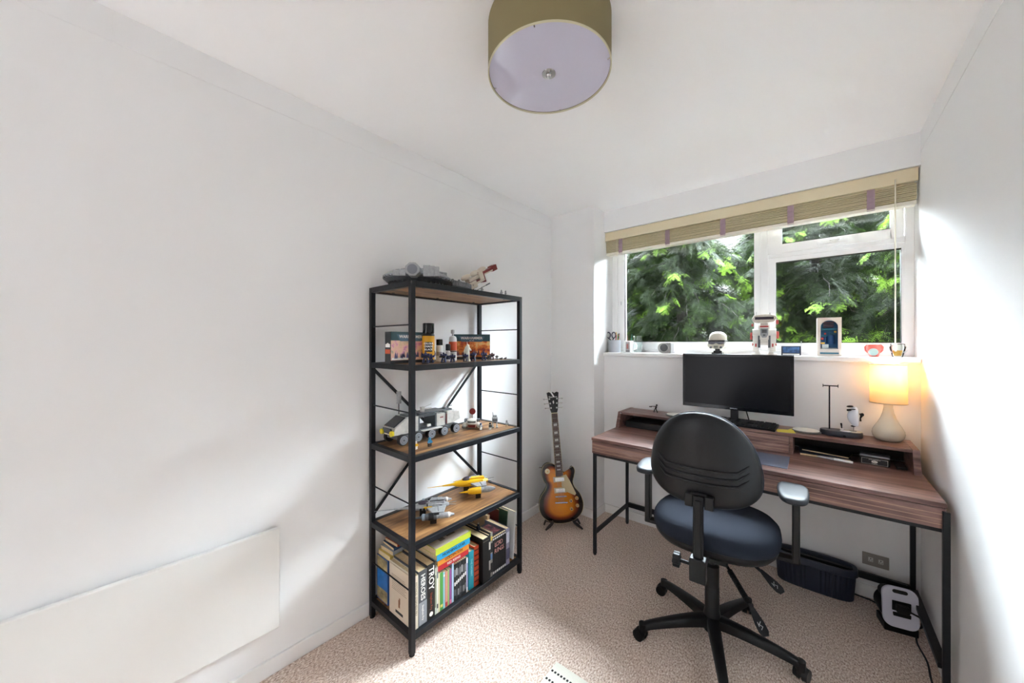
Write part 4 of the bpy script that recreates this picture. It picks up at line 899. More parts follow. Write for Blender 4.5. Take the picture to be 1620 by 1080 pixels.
# pile lying on top of the slim books, spines facing out
def lying(label, y0, y1, z0, h, d, col, x1, title, tcol=None, name='book', rz=0, tsize=None, extra=None):
    b = thing(name, label, 'book', (x1, (y0+y1)/2, z0), rz, group='pile lying on the slim books' if name == 'book' else None)
    w = (y1-y0)/2; m = bm(col)
    MB().box(-d, 0, -w, w, 0, .0012).box(-d, 0, -w, w, h-.0012, h).box(-.0012, 0, -w, w, .0012, h-.0012).build('cover', m, b)
    MB().box(-d+.001, -.0012, -w+.001, w-.001, .0012, h-.0012).build('pages', PAPER, b)
    if title: text(b, title, (.0004, 0, h*.5), (0, 1, 0), (0, 0, 1), tsize or h*.62, tcol or MW, 'title_lettering')
    return b
PB = .283
lying('red lying book lettered RED RISING, lowest of the pile', 1.048, 1.238, PB, .026, .135, '#b3242c', .356, 'RED RISING')
lying('orange lying book with dark brush lettering, on the red one', 1.045, 1.240, PB+.0262, .028, .135, '#d3892c', .357, 'GOLDEN SON', MK)
lying('bright blue lying book with black scrawl, under the lime topped box', 1.036, 1.242, PB+.0544, .031, .14, '#2295c4', .362, 'MORNING STAR', MK)
b = lying('lime green edged book with pale cover, topmost of the pile', 1.028, 1.246, PB+.0856, .028, .15, '#b9c63a', .364, None)
MB().box(-.148, -.004, -.105, .105, .0278, .0292).build('pale_cover', K('pale_putty', '#b8ab9c', .5), b)
MB().box(-.10, -.04, -.05, -.02, .029, .0298).box(-.07, -.05, .0, .05, .029, .0298).build('cover_drawing', K('putty_dark', '#6d6156', .6), b)
# books standing at the left end, covers facing the room's near end
def faceup(name, label, x0, x1, y0, y1, h, col, cover_m, z0=BZ0):
    b = thing(name, label, 'book', ((x0+x1)/2, (y0+y1)/2, z0), group='books on the bottom shelf'); w = (x1-x0)/2; t_ = (y1-y0)/2; m = bm(col)
    MB().box(-w, w, -t_, -t_+.0016, 0, h).box(-w, w, t_-.0016, t_, 0, h).box(w-.0016, w, -t_+.0016, t_-.0016, 0, h).build('cover', m, b)
    MB().box(-w+.002, w-.0016, -t_+.0016, t_-.0016, .002, h-.002).build('pages', PAPER, b)
    return b, w, t_
b, w, t_ = faceup('book', 'blue sea photo book in the back row at the shelf end', .035, .135, .922, .952, .215, '#1f4f94', None)
MB().box(-w+.003, w-.006, -t_-.0005, -t_, .06, .15).build('sea_photo', mat('sea_print', '#1f66ae', .4, vary=.3, vscale=25), b)
MB().box(-w+.003, w-.006, -t_-.0005, -t_, .150, .21).box(-w+.003, w-.006, -t_-.0005, -t_, .004, .06).build('coast_photo', mat('coast_print', '#a08f66', .5, vary=.6, vscale=35), b)
b, w, t_ = faceup('book', 'beige book with a small figurine on its cover, behind the front corner post', .165, .33, .9115, .9155, .228, '#d2c3ae', None)
MB().box(-.006, .006, -t_-.0004, -t_, .05, .085).box(.0, .008, -t_-.0004, -t_, .07, .095).build('cover_figurine', K('figurine_print', '#8c5a35', .5), b)
MB().box(-.03, .03, -t_-.0004, -t_, .02, .032).build('cover_barcode', MK, b)
for i in range(9): MB().box(-.06, .06-.008*(i % 3), -t_-.0004, -t_, .12+i*.008, .1212+i*.008).build('cover_line', K('brown_print', '#7a6650'), b)
for i, (c_, l_, h, a) in enumerate([('#d8bd62', 'yellow lying paperback, lowest in the back row pile', .022, 0), ('#9fa4a8', 'grey lying paperback in the back row pile', .018, .05), ('#23446e', 'dark blue lying paperback in the back row pile', .012, -.03), ('#b04a2e', 'orange red lying paperback, topmost in the back row pile', .014, .04)]):
    b = thing('book', l_, 'book', (.095, 1.0+.012*i, .3065+sum([.022, .018, .012, .014][:i])), a, group='back row pile')
    MB().box(-.052, .052, -.075, .075, 0, .001).box(-.052, .052, -.075, .075, h-.001, h).box(.051, .052, -.075, .075, .001, h-.001).build('cover', bm(c_), b)
    MB().box(-.051, .051, -.0745, .0745, .001, h-.001).build('pages', PAPER, b)
for i, (c_, l_) in enumerate([('#3c5a46', 'green hardback standing hidden in the back row'), ('#7b2f2a', 'maroon hardback standing hidden in the back row'), ('#2d2f3c', 'midnight hardback standing hidden in the back row'), ('#9c8a62', 'tan hardback standing hidden in the back row')]):
    book(l_, .955+i*.031, .03, .215, .10, c_, x1=.135)
tr = thing('toy_figure', 'small dark toy figure with a silver tip standing on the black hardbacks', 'figurine', (.29, 1.372, .3305))
MB().cyl((0, 0, 0), (0, 0, .002), .012).box(-.008, .008, -.007, .007, .002, .018).ell((0, 0, .024), (.007, .007, .008), 10, 8).build('body', K('figure_navy', '#1d2233', .5), tr); MB().ell((.0, 0, .034), (.004, .004, .004), 10, 8).build('silver_tip', CHROME, tr)

# ================================================================ second shelf from the floor: two model aircraft
def craft(name, label, loc_, rz, hull, accent, tailm, span, rot=None, sc=1, long_nose=.1):
    c = thing(name, label, 'model plane', loc_, rz); c.scale = (sc,)*3
    h = MB(); pr = [(0, -.10), (.006, -.098), (.014, -.07), (.020, -.03), (.023, .02), (.022, .06), (.014, .10), (.009, .115), (0, .116)]
    v = []; k = 12
    for r, y in pr:
        for j in range(k): a = 2*PI*j/k; v.append((math.cos(a)*r*1.25, y, .048+math.sin(a)*r*.8))
    h.add(v, [(i*k+j, i*k+(j+1) % k, (i+1)*k+(j+1) % k, (i+1)*k+j) for i in range(len(pr)-1) for j in range(k)])
    h.box(-.012, .012, .0, .09, .058, .070).box(-.022, .022, .03, .08, .044, .060)
    h.build('fuselage', hull, c)
    MB().cyl((0, -.095, .048), (0, -.095-long_nose*.4, .048), .006, .003, n=10).cyl((0, -.095-long_nose*.4, .048), (0, -.095-long_nose, .048), .002, .0008, n=8).build('nose_probe', hull if long_nose > .12 else tailm, c)
    MB().ell((0, -.01, .064), (.014, .028, .013), 12, 8).build('cockpit', K('smoke_canopy', '#4b4450', .15), c)
    MB().box(-.028, -.022, -.01, .03, .044, .056).box(.022, .028, -.01, .03, .044, .056).build('accent_plate', accent, c)
    w = MB()
    for sg in (-1, 1):
        w.prism([(sg*.015, .0), (sg*span, .03), (sg*span, .085), (sg*.015, .10)], (0, 0, .044), (1, 0, 0), (0, 1, 0), (0, 0, .008))
        for q in range(4): w.cyl((sg*(.03+q*(span-.03)/4), .06, .052), (sg*(.03+q*(span-.03)/4), .06, .055), .004, n=8)
    w.build('wing', tailm, c, bevel=.001)
    for sg in (-1, 1):
        e = MB(); pr = [(0, -.045), (.010, -.042), (.015, -.02), (.016, .03), (.012, .04), (.014, .05), (.013, .085), (.004, .115), (0, .116)]
        v = []
        for r, y in pr:
            for j in range(k): a = 2*PI*j/k; v.append((sg*span+math.cos(a)*r, y+.02, .034+math.sin(a)*r))
        nf = 3
        F = [(i*k+j, i*k+(j+1) % k, (i+1)*k+(j+1) % k, (i+1)*k+j) for i in range(len(pr)-1) for j in range(k)]
        e.add(v, F[:nf*k], 0); e.add(v, F[nf*k:], 1)
        e.cyl((sg*span, -.022, .034), (sg*span, -.075, .034), .006, .001, n=8, mi=0)
        e.build('engine_pod', [accent if hull is YEL else DGREY, tailm], c)
        if hull is GREY:
            bd = MB().cyl((sg*span, .012, .034), (sg*span, .036, .034), .0172, n=16)
            for q in range(5): bd.box(sg*span-.017+q*.0068, sg*span-.013+q*.0068, .038, .062, .046, .0505)
            bd.build('pod_band', BLK, c); MB().ell((sg*span, .108, .034), (.0135, .012, .0135), 14, 8).build('pod_cap', WB, c); MB().cyl((sg*span, -.018, .034), (sg*span, -.006, .034), .0155, n=16).build('pod_ring', K('steel_blue', '#8b97a3', .35), c)
        MB().box(sg*span-.004, sg*span+.004, .02, .05, 0, .022).build('landing_skid', BLK, c)
    if hull is GREY:
        sd_ = MB()
        for sg in (-1, 1):
            for q in range(6): sd_.box(sg*.027-.0012, sg*.027+.0012, -.03+q*.017, -.021+q*.017, .038, .050)
        sd_.box(-.004, .004, .02, .09, .0695, .072).box(-.026, .026, .004, .010, .05, .068); sd_.build('dark_inlay', BLK, c)
    MB().box(-.006, .006, -.03, .0, 0, .036).build('nose_skid', BLK, c)
    MB().cyl((-.006, .11, .052), (-.006, .155, .055), .0018, .001, n=8).cyl((.006, .11, .048), (.006, .15, .046), .0018, .001, n=8).build('tail_probe', tailm, c)
    return c
craft('model_plane', 'grey brick built twin engined model plane at the near end of its shelf', (.19, 1.10, .4745), math.radians(-50+14), GREY, YEL, GREY, .088, long_nose=.15)
craft('model_plane', 'yellow and grey brick built model plane on the same shelf as the grey one', (.15, 1.43, .4745), math.radians(-30), YEL, YEL, GREY, .085, long_nose=.14).scale = (1, 1, 1.25)

# ================================================================ middle shelf: crawler, toys
Z2 = .8565
tk = thing('crawler_vehicle', 'big grey brick built ten wheeled crawler model with a tall antenna', 'model vehicle', (.125, 1.14, Z2), math.radians(0))
PALE = mat('pale_grey_brick', '#c5c3bd', .4, vary=.1, vscale=60)
for sg in (-1, 1):
    for i in range(5):
        y = -.17+i*.082; x = sg*.062
        wv = MB().cyl((x-sg*.014, y, .026), (x+sg*.008, y, .026), .026, n=28).build('wheel', BLK, tk, bevel=.003)
        hb = MB().cyl((x+sg*.006, y, .026), (x+sg*.0095, y, .026), .021, n=28)
        for q in range(12): a = PI*q/6; hb.box(x+sg*.0095-.0012, x+sg*.0095+.0012, y-.0015+.013*math.cos(a), y+.0015+.013*math.cos(a), .0245+.013*math.sin(a), .0275+.013*math.sin(a), mi=1)
        hb.cyl((x+sg*.009, y, .026), (x+sg*.012, y, .026), .005, n=12, mi=1).build('hub', [mat('hub_grey', '#8f959c', .35), DGREY], wv)
MB().box(-.045, .045, -.19, .19, .026, .046).box(-.052, .052, -.12, .10, .046, .054).build('chassis', DGREY, tk, bevel=.002)
g = MB().box(-.05, .055, -.065, .14, .054, .06)
MB().prism([(-.215, .05), (-.205, .085), (-.14, .125), (-.075, .125), (-.075, .05)], (-.052, 0, 0), (0, 1, 0), (0, 0, 1), (.104, 0, 0)).build('front_cabin', PALE, tk, bevel=.002)
w_ = MB().prism([(-.206, .086), (-.141, .126), (-.135, .122), (-.198, .082)], (-.04, -.004, .003), (0, 1, 0), (0, 0, 1), (.08, 0, 0)).box(-.035, .035, -.219, -.213, .058, .082).box(-.056, .056, -.11, -.104, .06, .11)
w_.build('windscreen', K('smoke_dark', '#31343a', .2), tk)
sd = MB()
for r_ in range(5):
    for q in range(9): sd.cyl((.052, -.148+q*.0082, .06+r_*.011), (.0545, -.148+q*.0082, .06+r_*.011), .0028, n=8)
sd.build('stud', PALE, tk)
MB().box(-.05, .05, -.075, -.065, .05, .125).box(-.05, .05, .03, .04, .05, .125).box(-.05, .05, -.065, .03, .115, .127).box(-.045, .02, -.065, .03, .054, .062).build('open_bay_frame', DGREY, tk, bevel=.001)
MB().box(-.048, .052, .04, .095, .052, .118).build('side_panel', PALE, tk, bevel=.003)
MB().box(-.048, .052, .108, .155, .056, .122).prism([(.155, .056), (.205, .07), (.195, .115), (.155, .122)], (-.046, 0, 0), (0, 1, 0), (0, 0, 1), (.096, 0, 0)).build('rear_cabin', PALE, tk, bevel=.003)
MB().box(-.046, .046, .095, .108, .05, .12).box(-.03, .03, .1, .16, .118, .130).box(-.04, .04, -.06, .1, .127, .134).box(-.03, .03, -.13, -.07, .124, .134).build('roof_detail', DGREY, tk, bevel=.002)
MB().box(.0525, .0535, .06, .08, .095, .10).box(.0525, .0535, .10, .104, .06, .11).build('red_mark', RED, tk)
MB().cyl((0, -.015, .134), (0, -.015, .150), .012).tube([(0, -.015, .15), (.004, .0, .158), (.01, .035, .168)], .002).cyl((.008, -.012, .148), (.010, .035, .146), .0035).box(-.008, .008, -.025, -.005, .15, .158).build('turret', PALE, tk)
MB().cyl((0, .13, .13), (0, .13, .137), .011).cyl((.004, .14, .136), (.006, .18, .142), .002).cyl((0, .2, .09), (.004, .235, .088), .002).build('rear_gun', DGREY, tk)
MB().cyl((-.045, -.125, .13), (-.045, -.125, .185), .0025, n=8).build('antenna_mast', BLK, tk)
MB().cyl((-.045, -.125, .185), (-.045, -.125, .245), .012, n=20).box(-.0335, -.031, -.13, -.12, .20, .21).box(-.0335, -.031, -.13, -.12, .215, .225).build('antenna_drum', GREY, tk)
for x in (-.04, .045): MB().cyl((x, -.225, .062), (x, -.213, .062), .013, n=16).build('yellow_lamp', K('lamp_yellow', '#d8c51e', .3), tk)
MB().box(.05, .075, -.06, .06, .048, .052).box(.045, .052, -.02, .0, .062, .075).build('side_step', PALE, tk)
def brickman(label, loc_, legs, torso, head, hat=None, rz=0, group='toy brick figures on the middle shelf', acc=None, sc=1):
    b = thing('toy_brick_figure', label, 'figurine', loc_, rz, group=group); b.scale = (sc,)*3
    MB().box(-.0035, .0035, -.0075, -.0005, 0, .012).box(-.0035, .0035, .0005, .0075, 0, .012).box(-.005, .0035, -.0075, .0075, .011, .014).build('leg', legs, b)
    MB().prism([(-.0078, .014), (.0078, .014), (.006, .026), (-.006, .026)], (-.0038, 0, 0), (0, 1, 0), (0, 0, 1), (.0076, 0, 0)).tube([(0, -.007, .024), (.001, -.010, .019), (.006, -.009, .015)], .0022, n=6).tube([(0, .007, .024), (.001, .010, .019), (.006, .009, .015)], .0022, n=6).build('torso', torso, b)
    MB().cyl((0, 0, .0262), (0, 0, .0345), .005, n=14).cyl((0, 0, .0345), (0, 0, .0365), .0022, n=10).build('head', head, b)
    if hat: MB().lathe([(.0058, .0285), (.006, .033), (.0045, .0375), (0, .038)], n=14, caps=False).build('hat', hat, b)
    if acc: MB().cyl((.006, -.009, .015), (.020, -.012, .018), .0015, n=6).build('held_tool', acc, b)
    return b
TBL = K('figure_blue', '#2f7fa6', .35); SKN = K('figure_yellow', '#e2c04a', .35); TAN = K('figure_tan', '#b79a78', .4)
brickman('white and yellow toy brick figure beside the front shelf post', (.285, .975, Z2), WB, YEL, WB, WB)
brickman('blue toy brick figure with dark legs in front of the crawler wheels', (.295, 1.045, Z2), K('figure_brown', '#2c211c', .4), TBL, TBL, TBL, acc=RED, sc=1.15)
brickman('white toy brick figure in front of the red and white hovercraft', (.245, 1.435, Z2), WB, GREY, K('fig_bl', '#3d5b86', .4), K('fig_bl', '#3d5b86', .4))
brickman('black and white toy brick figure beside the walker model', (.28, 1.475, Z2), WB, BLK, WB, BLK, acc=BLK)
brickman('grey toy brick figure holding a tool at the far end of the middle shelf', (.31, 1.585, Z2), TAN, GREY, GREY, GREY, acc=DGREY)
hv = thing('hovercraft_model', 'white and dark red brick built hovercraft with a red disc on a mast', 'model vehicle', (.17, 1.44, Z2), math.radians(40))
MB().lathe([(.0, .02), (.03, .02), (.038, .028), (.034, .045), (.018, .052), (0, .053)], n=24, caps=False).build('hull', WB, hv)
for sg in (-1, 1):
    MB().ell((sg*.042, -.012, .016), (.016, .03, .014), 14, 8).build('side_float', WB, hv); MB().box(sg*.042-.017, sg*.042+.017, -.02, .02, .004, .010).build('red_skirt', RED, hv)
    MB().box(sg*.036-.008, sg*.036+.008, -.02, .01, .040, .052).cyl((sg*.036, -.045, .046), (sg*.036, -.015, .046), .004, n=10).build('cannon', DGREY, hv)
MB().box(-.02, .02, -.034, .03, .008, .022).build('red_base', RED, hv); MB().box(-.022, .022, -.036, -.02, .036, .042).build('window_strip', BLK, hv)
MB().cyl((0, .01, .05), (0, .01, .075), .002, n=8).build('mast', GREY, hv); MB().cyl((0, .008, .092), (0, .013, .092), .018, n=28).build('disc', RED, hv)
wk = thing('walker_model', 'small grey brick built two legged walker model', 'model vehicle', (.265, 1.53, Z2), math.radians(45))
for sg in (-1, 1): MB().tube([(sg*.012, -.004, .004), (sg*.012, .008, .02), (sg*.012, -.002, .036)], [.004, .003, .004], n=8).box(sg*.012-.006, sg*.012+.006, -.016, .006, 0, .005).build('leg', GREY, wk)
MB().box(-.016, .016, -.012, .016, .034, .058).box(-.012, .012, .0, .02, .058, .068).build('cabin', GREY, wk, bevel=.002); MB().box(-.014, .014, -.016, -.012, .038, .05).cyl((-.01, 0, .066), (-.012, 0, .088), .0015, n=6).build('gun', DGREY, wk)

# ================================================================ upper shelf: paints, boxes, miniatures
Z1 = 1.2525
def gamebox(label, loc_, rz, w, h, d, hot):
    b = thing('game_box', label, 'box', loc_, rz, group='miniature game boxes')
    MB().box(-w/2, w/2, 0, d, 0, h).build('carton', K('box_charcoal', '#25282c', .5), b, bevel=.0008)
    A = ramp_mat('box_art', [(.3, '#5a3038'), (.42, '#b8431f'), (.52, '#ee8a35'), (.62, '#f7cf84'), (.72, '#8a5b48')], scale=(1, 1, 1.3), noise=22, rough=.4, bump=0) if hot else ramp_mat('box_art', [(.3, '#6d8a92'), (.42, '#e2bd96'), (.52, '#eec0ae'), (.6, '#d98bb0'), (.72, '#8c7f78')], scale=(1, 1, 1.3), noise=22, rough=.4, bump=0)
    MB().box(-w/2+.001, w/2-.001, -.0005, 0, .014, h*.72).build('art_panel', A, b)
    g = MB(); r_ = random.Random(3)
    for i in range(26):
        x = r_.uniform(-w*.42, w*.42); hh = r_.uniform(.012, .034); z = .018+r_.random()*.012; ww = r_.uniform(.003, .007)
        g.prism([(x-ww, z), (x+ww, z), (x+ww*.5, z+hh*.7), (x, z+hh), (x-ww*.6, z+hh*.6)], (0, -.0005, 0), (1, 0, 0), (0, 0, 1), (0, -.0003, 0))
    g.build('printed_soldiers', K('art_violet', '#54507a', .5) if not hot else K('art_maroon', '#7a4a52', .5), b)
    MB().prism([(-w/2+.001, h*.72), (w/2-.001, h*.72), (w/2-.001, h-.001), (-w/2+.001, h-.001)], (0, -.0002, 0), (1, 0, 0), (0, 0, 1), (0, -.0005, 0)).build('top_band', K('box_teal', '#2f5158', .5), b)
    MB().prism([(-w*.36, h*.92), (w*.36, h*.92), (w*.27, h*.70), (-w*.27, h*.70)], (0, -.0006, 0), (1, 0, 0), (0, 0, 1), (0, -.0004, 0)).build('title_plate', K('box_slate', '#49687e', .4), b)
    text(b, 'WARHAMMER', (0, -.0012, h*.845), (1, 0, 0), (0, 0, 1), h*.135, MW, 'title_lettering', bold=.0004)
    text(b, '40,000', (0, -.0012, h*.745), (1, 0, 0), (0, 0, 1), h*.07, MW, 'subtitle_lettering')
    MB().box(-w/2+.006, -w/2+w*.42, -.0008, -.0002, .016, .026).build('caption_plate', MW, b)
    return b
b = gamebox('game box with pale dawn artwork, behind the front shelf post', (.2, 1.005, Z1), PI/2, .215, .148, .05, False)
MB().box(-.1081, -.1076, .006, .044, .075, .09).build('emblem', MW, b); MB().box(-.1081, -.1076, .004, .046, .045, .065).build('orange_label', K('label_orange', '#c8502a'), b)
MB().prism([(.008, .088), (.024, .096), (.042, .088), (.030, .084), (.025, .078), (.020, .084)], (-.1083, 0, 0), (0, 1, 0), (0, 0, 1), (.0004, 0, 0)).build('eagle_emblem', MW, b)
gamebox('game box with orange battle artwork, beside the white bottle', (.165, 1.44, Z1), math.radians(50), .215, .146, .05, True)
sp = thing('spray_can', 'tall black capped yellow labelled spray can on the upper shelf', 'spray can', (.225, 1.09, Z1))
MB().lathe([(0, 0), (.029, 0), (.031, .003), (.031, .006), (.030, .008), (.030, .135), (.026, .142), (0, .142)], n=36, caps=False).build('can', mat('can_black', '#121212', .3), sp)
MB().lathe([(.0302, .012), (.0302, .130)], n=36, caps=False).lathe([(.0300, .012), (.0300, .130)], n=36, caps=False).build('label', mat('label_yellow', '#dfa218', .35), sp)
MB().lathe([(0, .142), (.026, .142), (.028, .146), (.028, .190), (.0265, .193), (0, .193)], n=36, caps=False).build('cap', mat('cap_black', '#0d0d0e', .15), sp)
def wrap(par, s_, a, r, z, size, m):   # lettering laid letter by letter around a can
    n_ = len(s_); da = size*.68/r
    for i, c_ in enumerate(s_):
        if c_ == ' ': continue
        t = a+(i-(n_-1)/2)*da
        text(par, c_, (r*math.cos(t), r*math.sin(t), z), (-math.sin(t), math.cos(t), 0), (0, 0, 1), size, m, 'label_letter', bold=.0003)
FA = -.62
v = []; k = 14
curved(.0306, FA-.62, FA+.62, .052, .100, mat('can_black', '#121212', .3), sp, 'label_panel', 14)
wrap(sp, 'COLOUR', FA, .0312, .092, .0125, MW); wrap(sp, 'CHAOS', FA, .0312, .078, .0135, MW); wrap(sp, 'BLACK', FA, .0312, .063, .0125, MW)
def bottle(label, loc_, prof, parts, cat='bottle', name='paint_bottle'):
    b = thing(name, label, cat, loc_, group='paint bottles on the upper shelf')
    for nm, pr, m in parts: MB().lathe(pr, n=28, caps=False).build(nm, m, b)
    return b
WP = mat('bottle_white', '#dcdcdc', .3)
b = bottle('small white paint pot with black cap beside the spray can', (.225, 1.158, Z1), None, [('pot', [(0, 0), (.016, 0), (.017, .002), (.017, .078), (.014, .084), (0, .084)], WP), ('cap', [(0, .084), (.0165, .084), (.0165, .112), (.0155, .114), (0, .114)], mat('cap_black', '#0d0d0e', .15)), ('label_line', [(.0172, .03), (.0172, .05)], K('label_grey', '#9c96a2'))])
b = bottle('slim dark capped dropper bottle behind the blue miniatures', (.225, 1.215, Z1), None, [('bottle', [(0, 0), (.012, 0), (.012, .05), (.006, .056), (0, .056)], WP), ('cap', [(0, .056), (.013, .056), (.013, .086), (.010, .09), (0, .09)], K('cap_navy', '#1b2026', .3)), ('label', [(.0122, .01), (.0122, .03)], K('label_navy', '#2a2f4a'))])
b = bottle('white squeeze bottle with orange label and nozzle', (.2, 1.268, Z1), None, [('bottle', [(0, 0), (.019, 0), (.021, .003), (.021, .115), (.018, .128), (.008, .134), (0, .134)], WP), ('label', [(.0213, .055), (.0213, .102)], K('label_orange', '#c8502a')), ('label_dots', [(.0214, .048), (.0214, .054)], K('label_brown', '#4a2a1c')), ('nozzle', [(0, .134), (.005, .134), (.005, .145), (.010, .147), (.010, .164), (.007, .167), (0, .167)], mat('nozzle_grey', '#b9b9b9', .35))])
NV = mat('mini_navy', '#232a57', .4, vary=.3, vscale=120); NVD = mat('mini_base', '#15161d', .6)
def soldier(label, loc_, rz, m, sc=1, gun=True, arm_up=False, group='painted miniatures on the upper shelf'):
    b = thing('painted_miniature', label, 'miniature', loc_, rz, group=group); b.scale = (sc,)*3
    MB().cyl((0, 0, 0), (0, 0, .003), .014, .012, n=20).build('base', NVD, b)
    g = MB()
    for sg in (-1, 1): g.tube([(.002, sg*.008, .003), (.0, sg*.0075, .012), (0, sg*.004, .020)], [.0045, .0038, .0042], n=8).ell((0, sg*.011, .032), (.006, .0055, .0058), 10, 8)
    g.ell((0, 0, .027), (.0065, .0085, .009), 12, 8).ell((.001, 0, .039), (.0042, .004, .005), 10, 8).box(-.012, -.005, -.006, .006, .026, .038)
    if arm_up: g.tube([(0, .011, .032), (.003, .017, .036), (.004, .018, .046), (.003, .016, .058)], [.003, .0026, .0022, .001], n=6)
    else: g.tube([(0, .011, .031), (.008, .012, .025), (.012, .004, .025)], .0028, n=6)
    g.tube([(0, -.011, .031), (.007, -.012, .024), (.011, -.004, .024)], .0028, n=6)
    g.build('soldier', m, b)
    if gun: MB().box(.010, .014, -.014, .014, .022, .028).build('gun', NVD, b)
    return b
spots = [(.325, 1.0, 1.25, 0, 'bulky blue painted miniature nearest the front shelf post'), (.30, 1.05, 1.0, 1, 'blue miniature raising a curved blade before the spray can'), (.325, 1.105, 1.15, 2, 'blue miniature with wide stance before the dropper bottle'), (.32, 1.165, .95, 0, 'blue miniature crouching before the orange labelled bottle'), (.32, 1.25, .95, 0, 'blue miniature between orange labelled bottle and pale statue'), (.31, 1.315, 1.1, 0, 'blue miniature just beyond the pale translucent statue'), (.31, 1.395, 1.1, 2, 'blue miniature in front of the orange artwork box')]
S0 = soldier(spots[0][4], (spots[0][0], spots[0][1], Z1), -.7, NV, 1.25)
S1 = None
for x, y, sc, kd, l_ in spots[1:]:
    if kd == 1: soldier(l_, (x, y, Z1), -.5, NV, sc, False, True)
    else: dup(S0, (x, y, Z1), random.uniform(-1.2, -.2), l_, scale=sc)
MG = mat('mini_grey', '#4a4640', .6, vary=.3, vscale=150); MR = mat('mini_maroon', '#5a2f33', .5, vary=.3, vscale=150)
soldier('dark grey miniature low on its base, next after the blue ones', (.31, 1.435, Z1), -.4, MG, .75)
soldier('maroon cloaked miniature near the far end of the upper shelf', (.30, 1.47, Z1), -.8, MR, .95)
soldier('thin brown miniature, last standing one on the upper shelf', (.30, 1.51, Z1), -.8, MG, .6, False)
for i, (x, y, sx) in enumerate(((.30, 1.545, .014), (.30, 1.583, .009))):
    m_ = tag(MB().ell((0, 0, .004), (sx, sx*.7, .006), 12, 8).ell((sx*.5, .002, .008), (.004, .004, .005), 8, 6).build('scenery_rock', MG), ['grey rocky scenery piece past the last standing miniature', 'tiny dark scenery crumb at the far end of the upper shelf'][i], 'miniature scenery', 'scenery bits'); m_.location = (x, y, Z1)
gh = thing('pale_statue', 'tall translucent cream statue among the blue miniatures', 'figurine', (.30, 1.283, Z1), -.7)
GHM = mat('pale_wax', '#dcdccb', .3, vary=.1)
MB().cyl((0, 0, 0), (0, 0, .004), .016).tube([(0, -.008, .004), (0, -.007, .03), (0, -.002, .05), (0, 0, .07), (0, .004, .088)], [.006, .007, .012, .013, .004], n=12).tube([(0, .008, .004), (0, .006, .03), (0, .002, .05)], [.005, .006, .009], n=10).tube([(0, -.010, .066), (.004, -.018, .05), (0, -.015, .03)], [.005, .003, .002], n=8).tube([(0, .010, .066), (.002, .018, .055)], [.005, .004], n=8).ell((.002, 0, .082), (.006, .006, .007), 12, 8).cyl((.002, 0, .086), (.0, -.003, .104), .003, .0005, n=8).build('statue', GHM, gh)

# ================================================================ on top of the unit
ZT = SH+.0005
ss = thing('model_spaceship', 'large grey brick built disc shaped model spaceship on top of the shelving unit', 'model spaceship', (.19, 1.06, ZT), math.radians(0))
GR2 = mat('mid_grey_brick', '#85888c', .35, vary=.25, vscale=70)
dk_ = []; k = 56
def disc(lv, m, name, par=ss, dx=0, dy=0, sx=.82):
    return MB().lathe(lv, (dx, dy, 0), k, sx=sx, caps=False).build(name, m, par)
disc([(0, .026), (.15, .028), (.176, .040), (.178, .048), (.150, .066), (.10, .080), (.05, .086), (0, .087)], GR2, 'upper_hull')
disc([(0, .004), (.10, .006), (.16, .020), (.174, .032), (.15, .034), (0, .034)], DGREY, 'lower_hull')
g = MB()
for i in range(34):
    a = 2*PI*i/34; g.cb((math.cos(a)*.172*.82, math.sin(a)*.172, .040), (.012, .014, random.uniform(.006, .014)), R=Rz(a))
g.build('rim_machinery', DGREY, ss)
g = MB()
for i in range(16):
    a = 2*PI*i/16+.1
    for r in (.09, .135):
        z = .083-(r-.09)*.30; g.cb((math.cos(a)*r*.82, math.sin(a)*r, z), (.022, .020, .006), R=Rz(a) @ Ry(.28))
g.build('hull_plates', GREY, ss, bevel=.0008)
g = MB(); r_ = random.Random(9)
for i in range(70):
    a = r_.uniform(0, 2*PI); r = r_.uniform(.05, .165); z = .086-(r-.05)*.33; w_ = r_.uniform(.003, .008); g.cb((math.cos(a)*r*.82, math.sin(a)*r, z), (w_, r_.uniform(.003, .012), r_.uniform(.008, .016)), R=Rz(a))
for i in range(40): a = 2*PI*i/40+.03; g.cb((math.cos(a)*.150*.82, math.sin(a)*.150, .020), (.006, .009, .014), R=Rz(a))
g.build('hull_machinery', BLK, ss)
# round side port facing the room, hexagonal collar
g = MB()
hexo = [(.034*math.cos(a), .034*math.sin(a)*.95) for a in [PI/8+i*PI/4 for i in range(8)]]
px_, py_ = .105, -.10; ax = Vector((.72, -.69, 0)).normalized(); u_ = Vector((.69, .72, 0))
g.prism(hexo, Vector((px_, py_, .056)), u_, (0, 0, 1), ax*.055).build('docking_collar', GREY, ss, bevel=.002)
MB().cyl(Vector((px_, py_, .056))+ax*.055, Vector((px_, py_, .056))+ax*.057, .022, n=24).build('port_window', K('port_grey', '#6d7078', .3), ss)
g = MB()
for i in range(3):
    q = Vector((px_, py_, 0))+u_*(.055+.022*i); g.cb((q.x+.03-.004*i, q.y-.02, .052), (.03, .018, .05-.004*i), R=Rz(.8))
for i in range(2):
    q = Vector((px_, py_, 0))-u_*(.06+.03*i); g.cb((q.x+.015, q.y-.0, .046), (.012, .028, .026), R=Rz(-.9+.3*i))
g.build('side_corridor', GREY, ss, bevel=.0015)
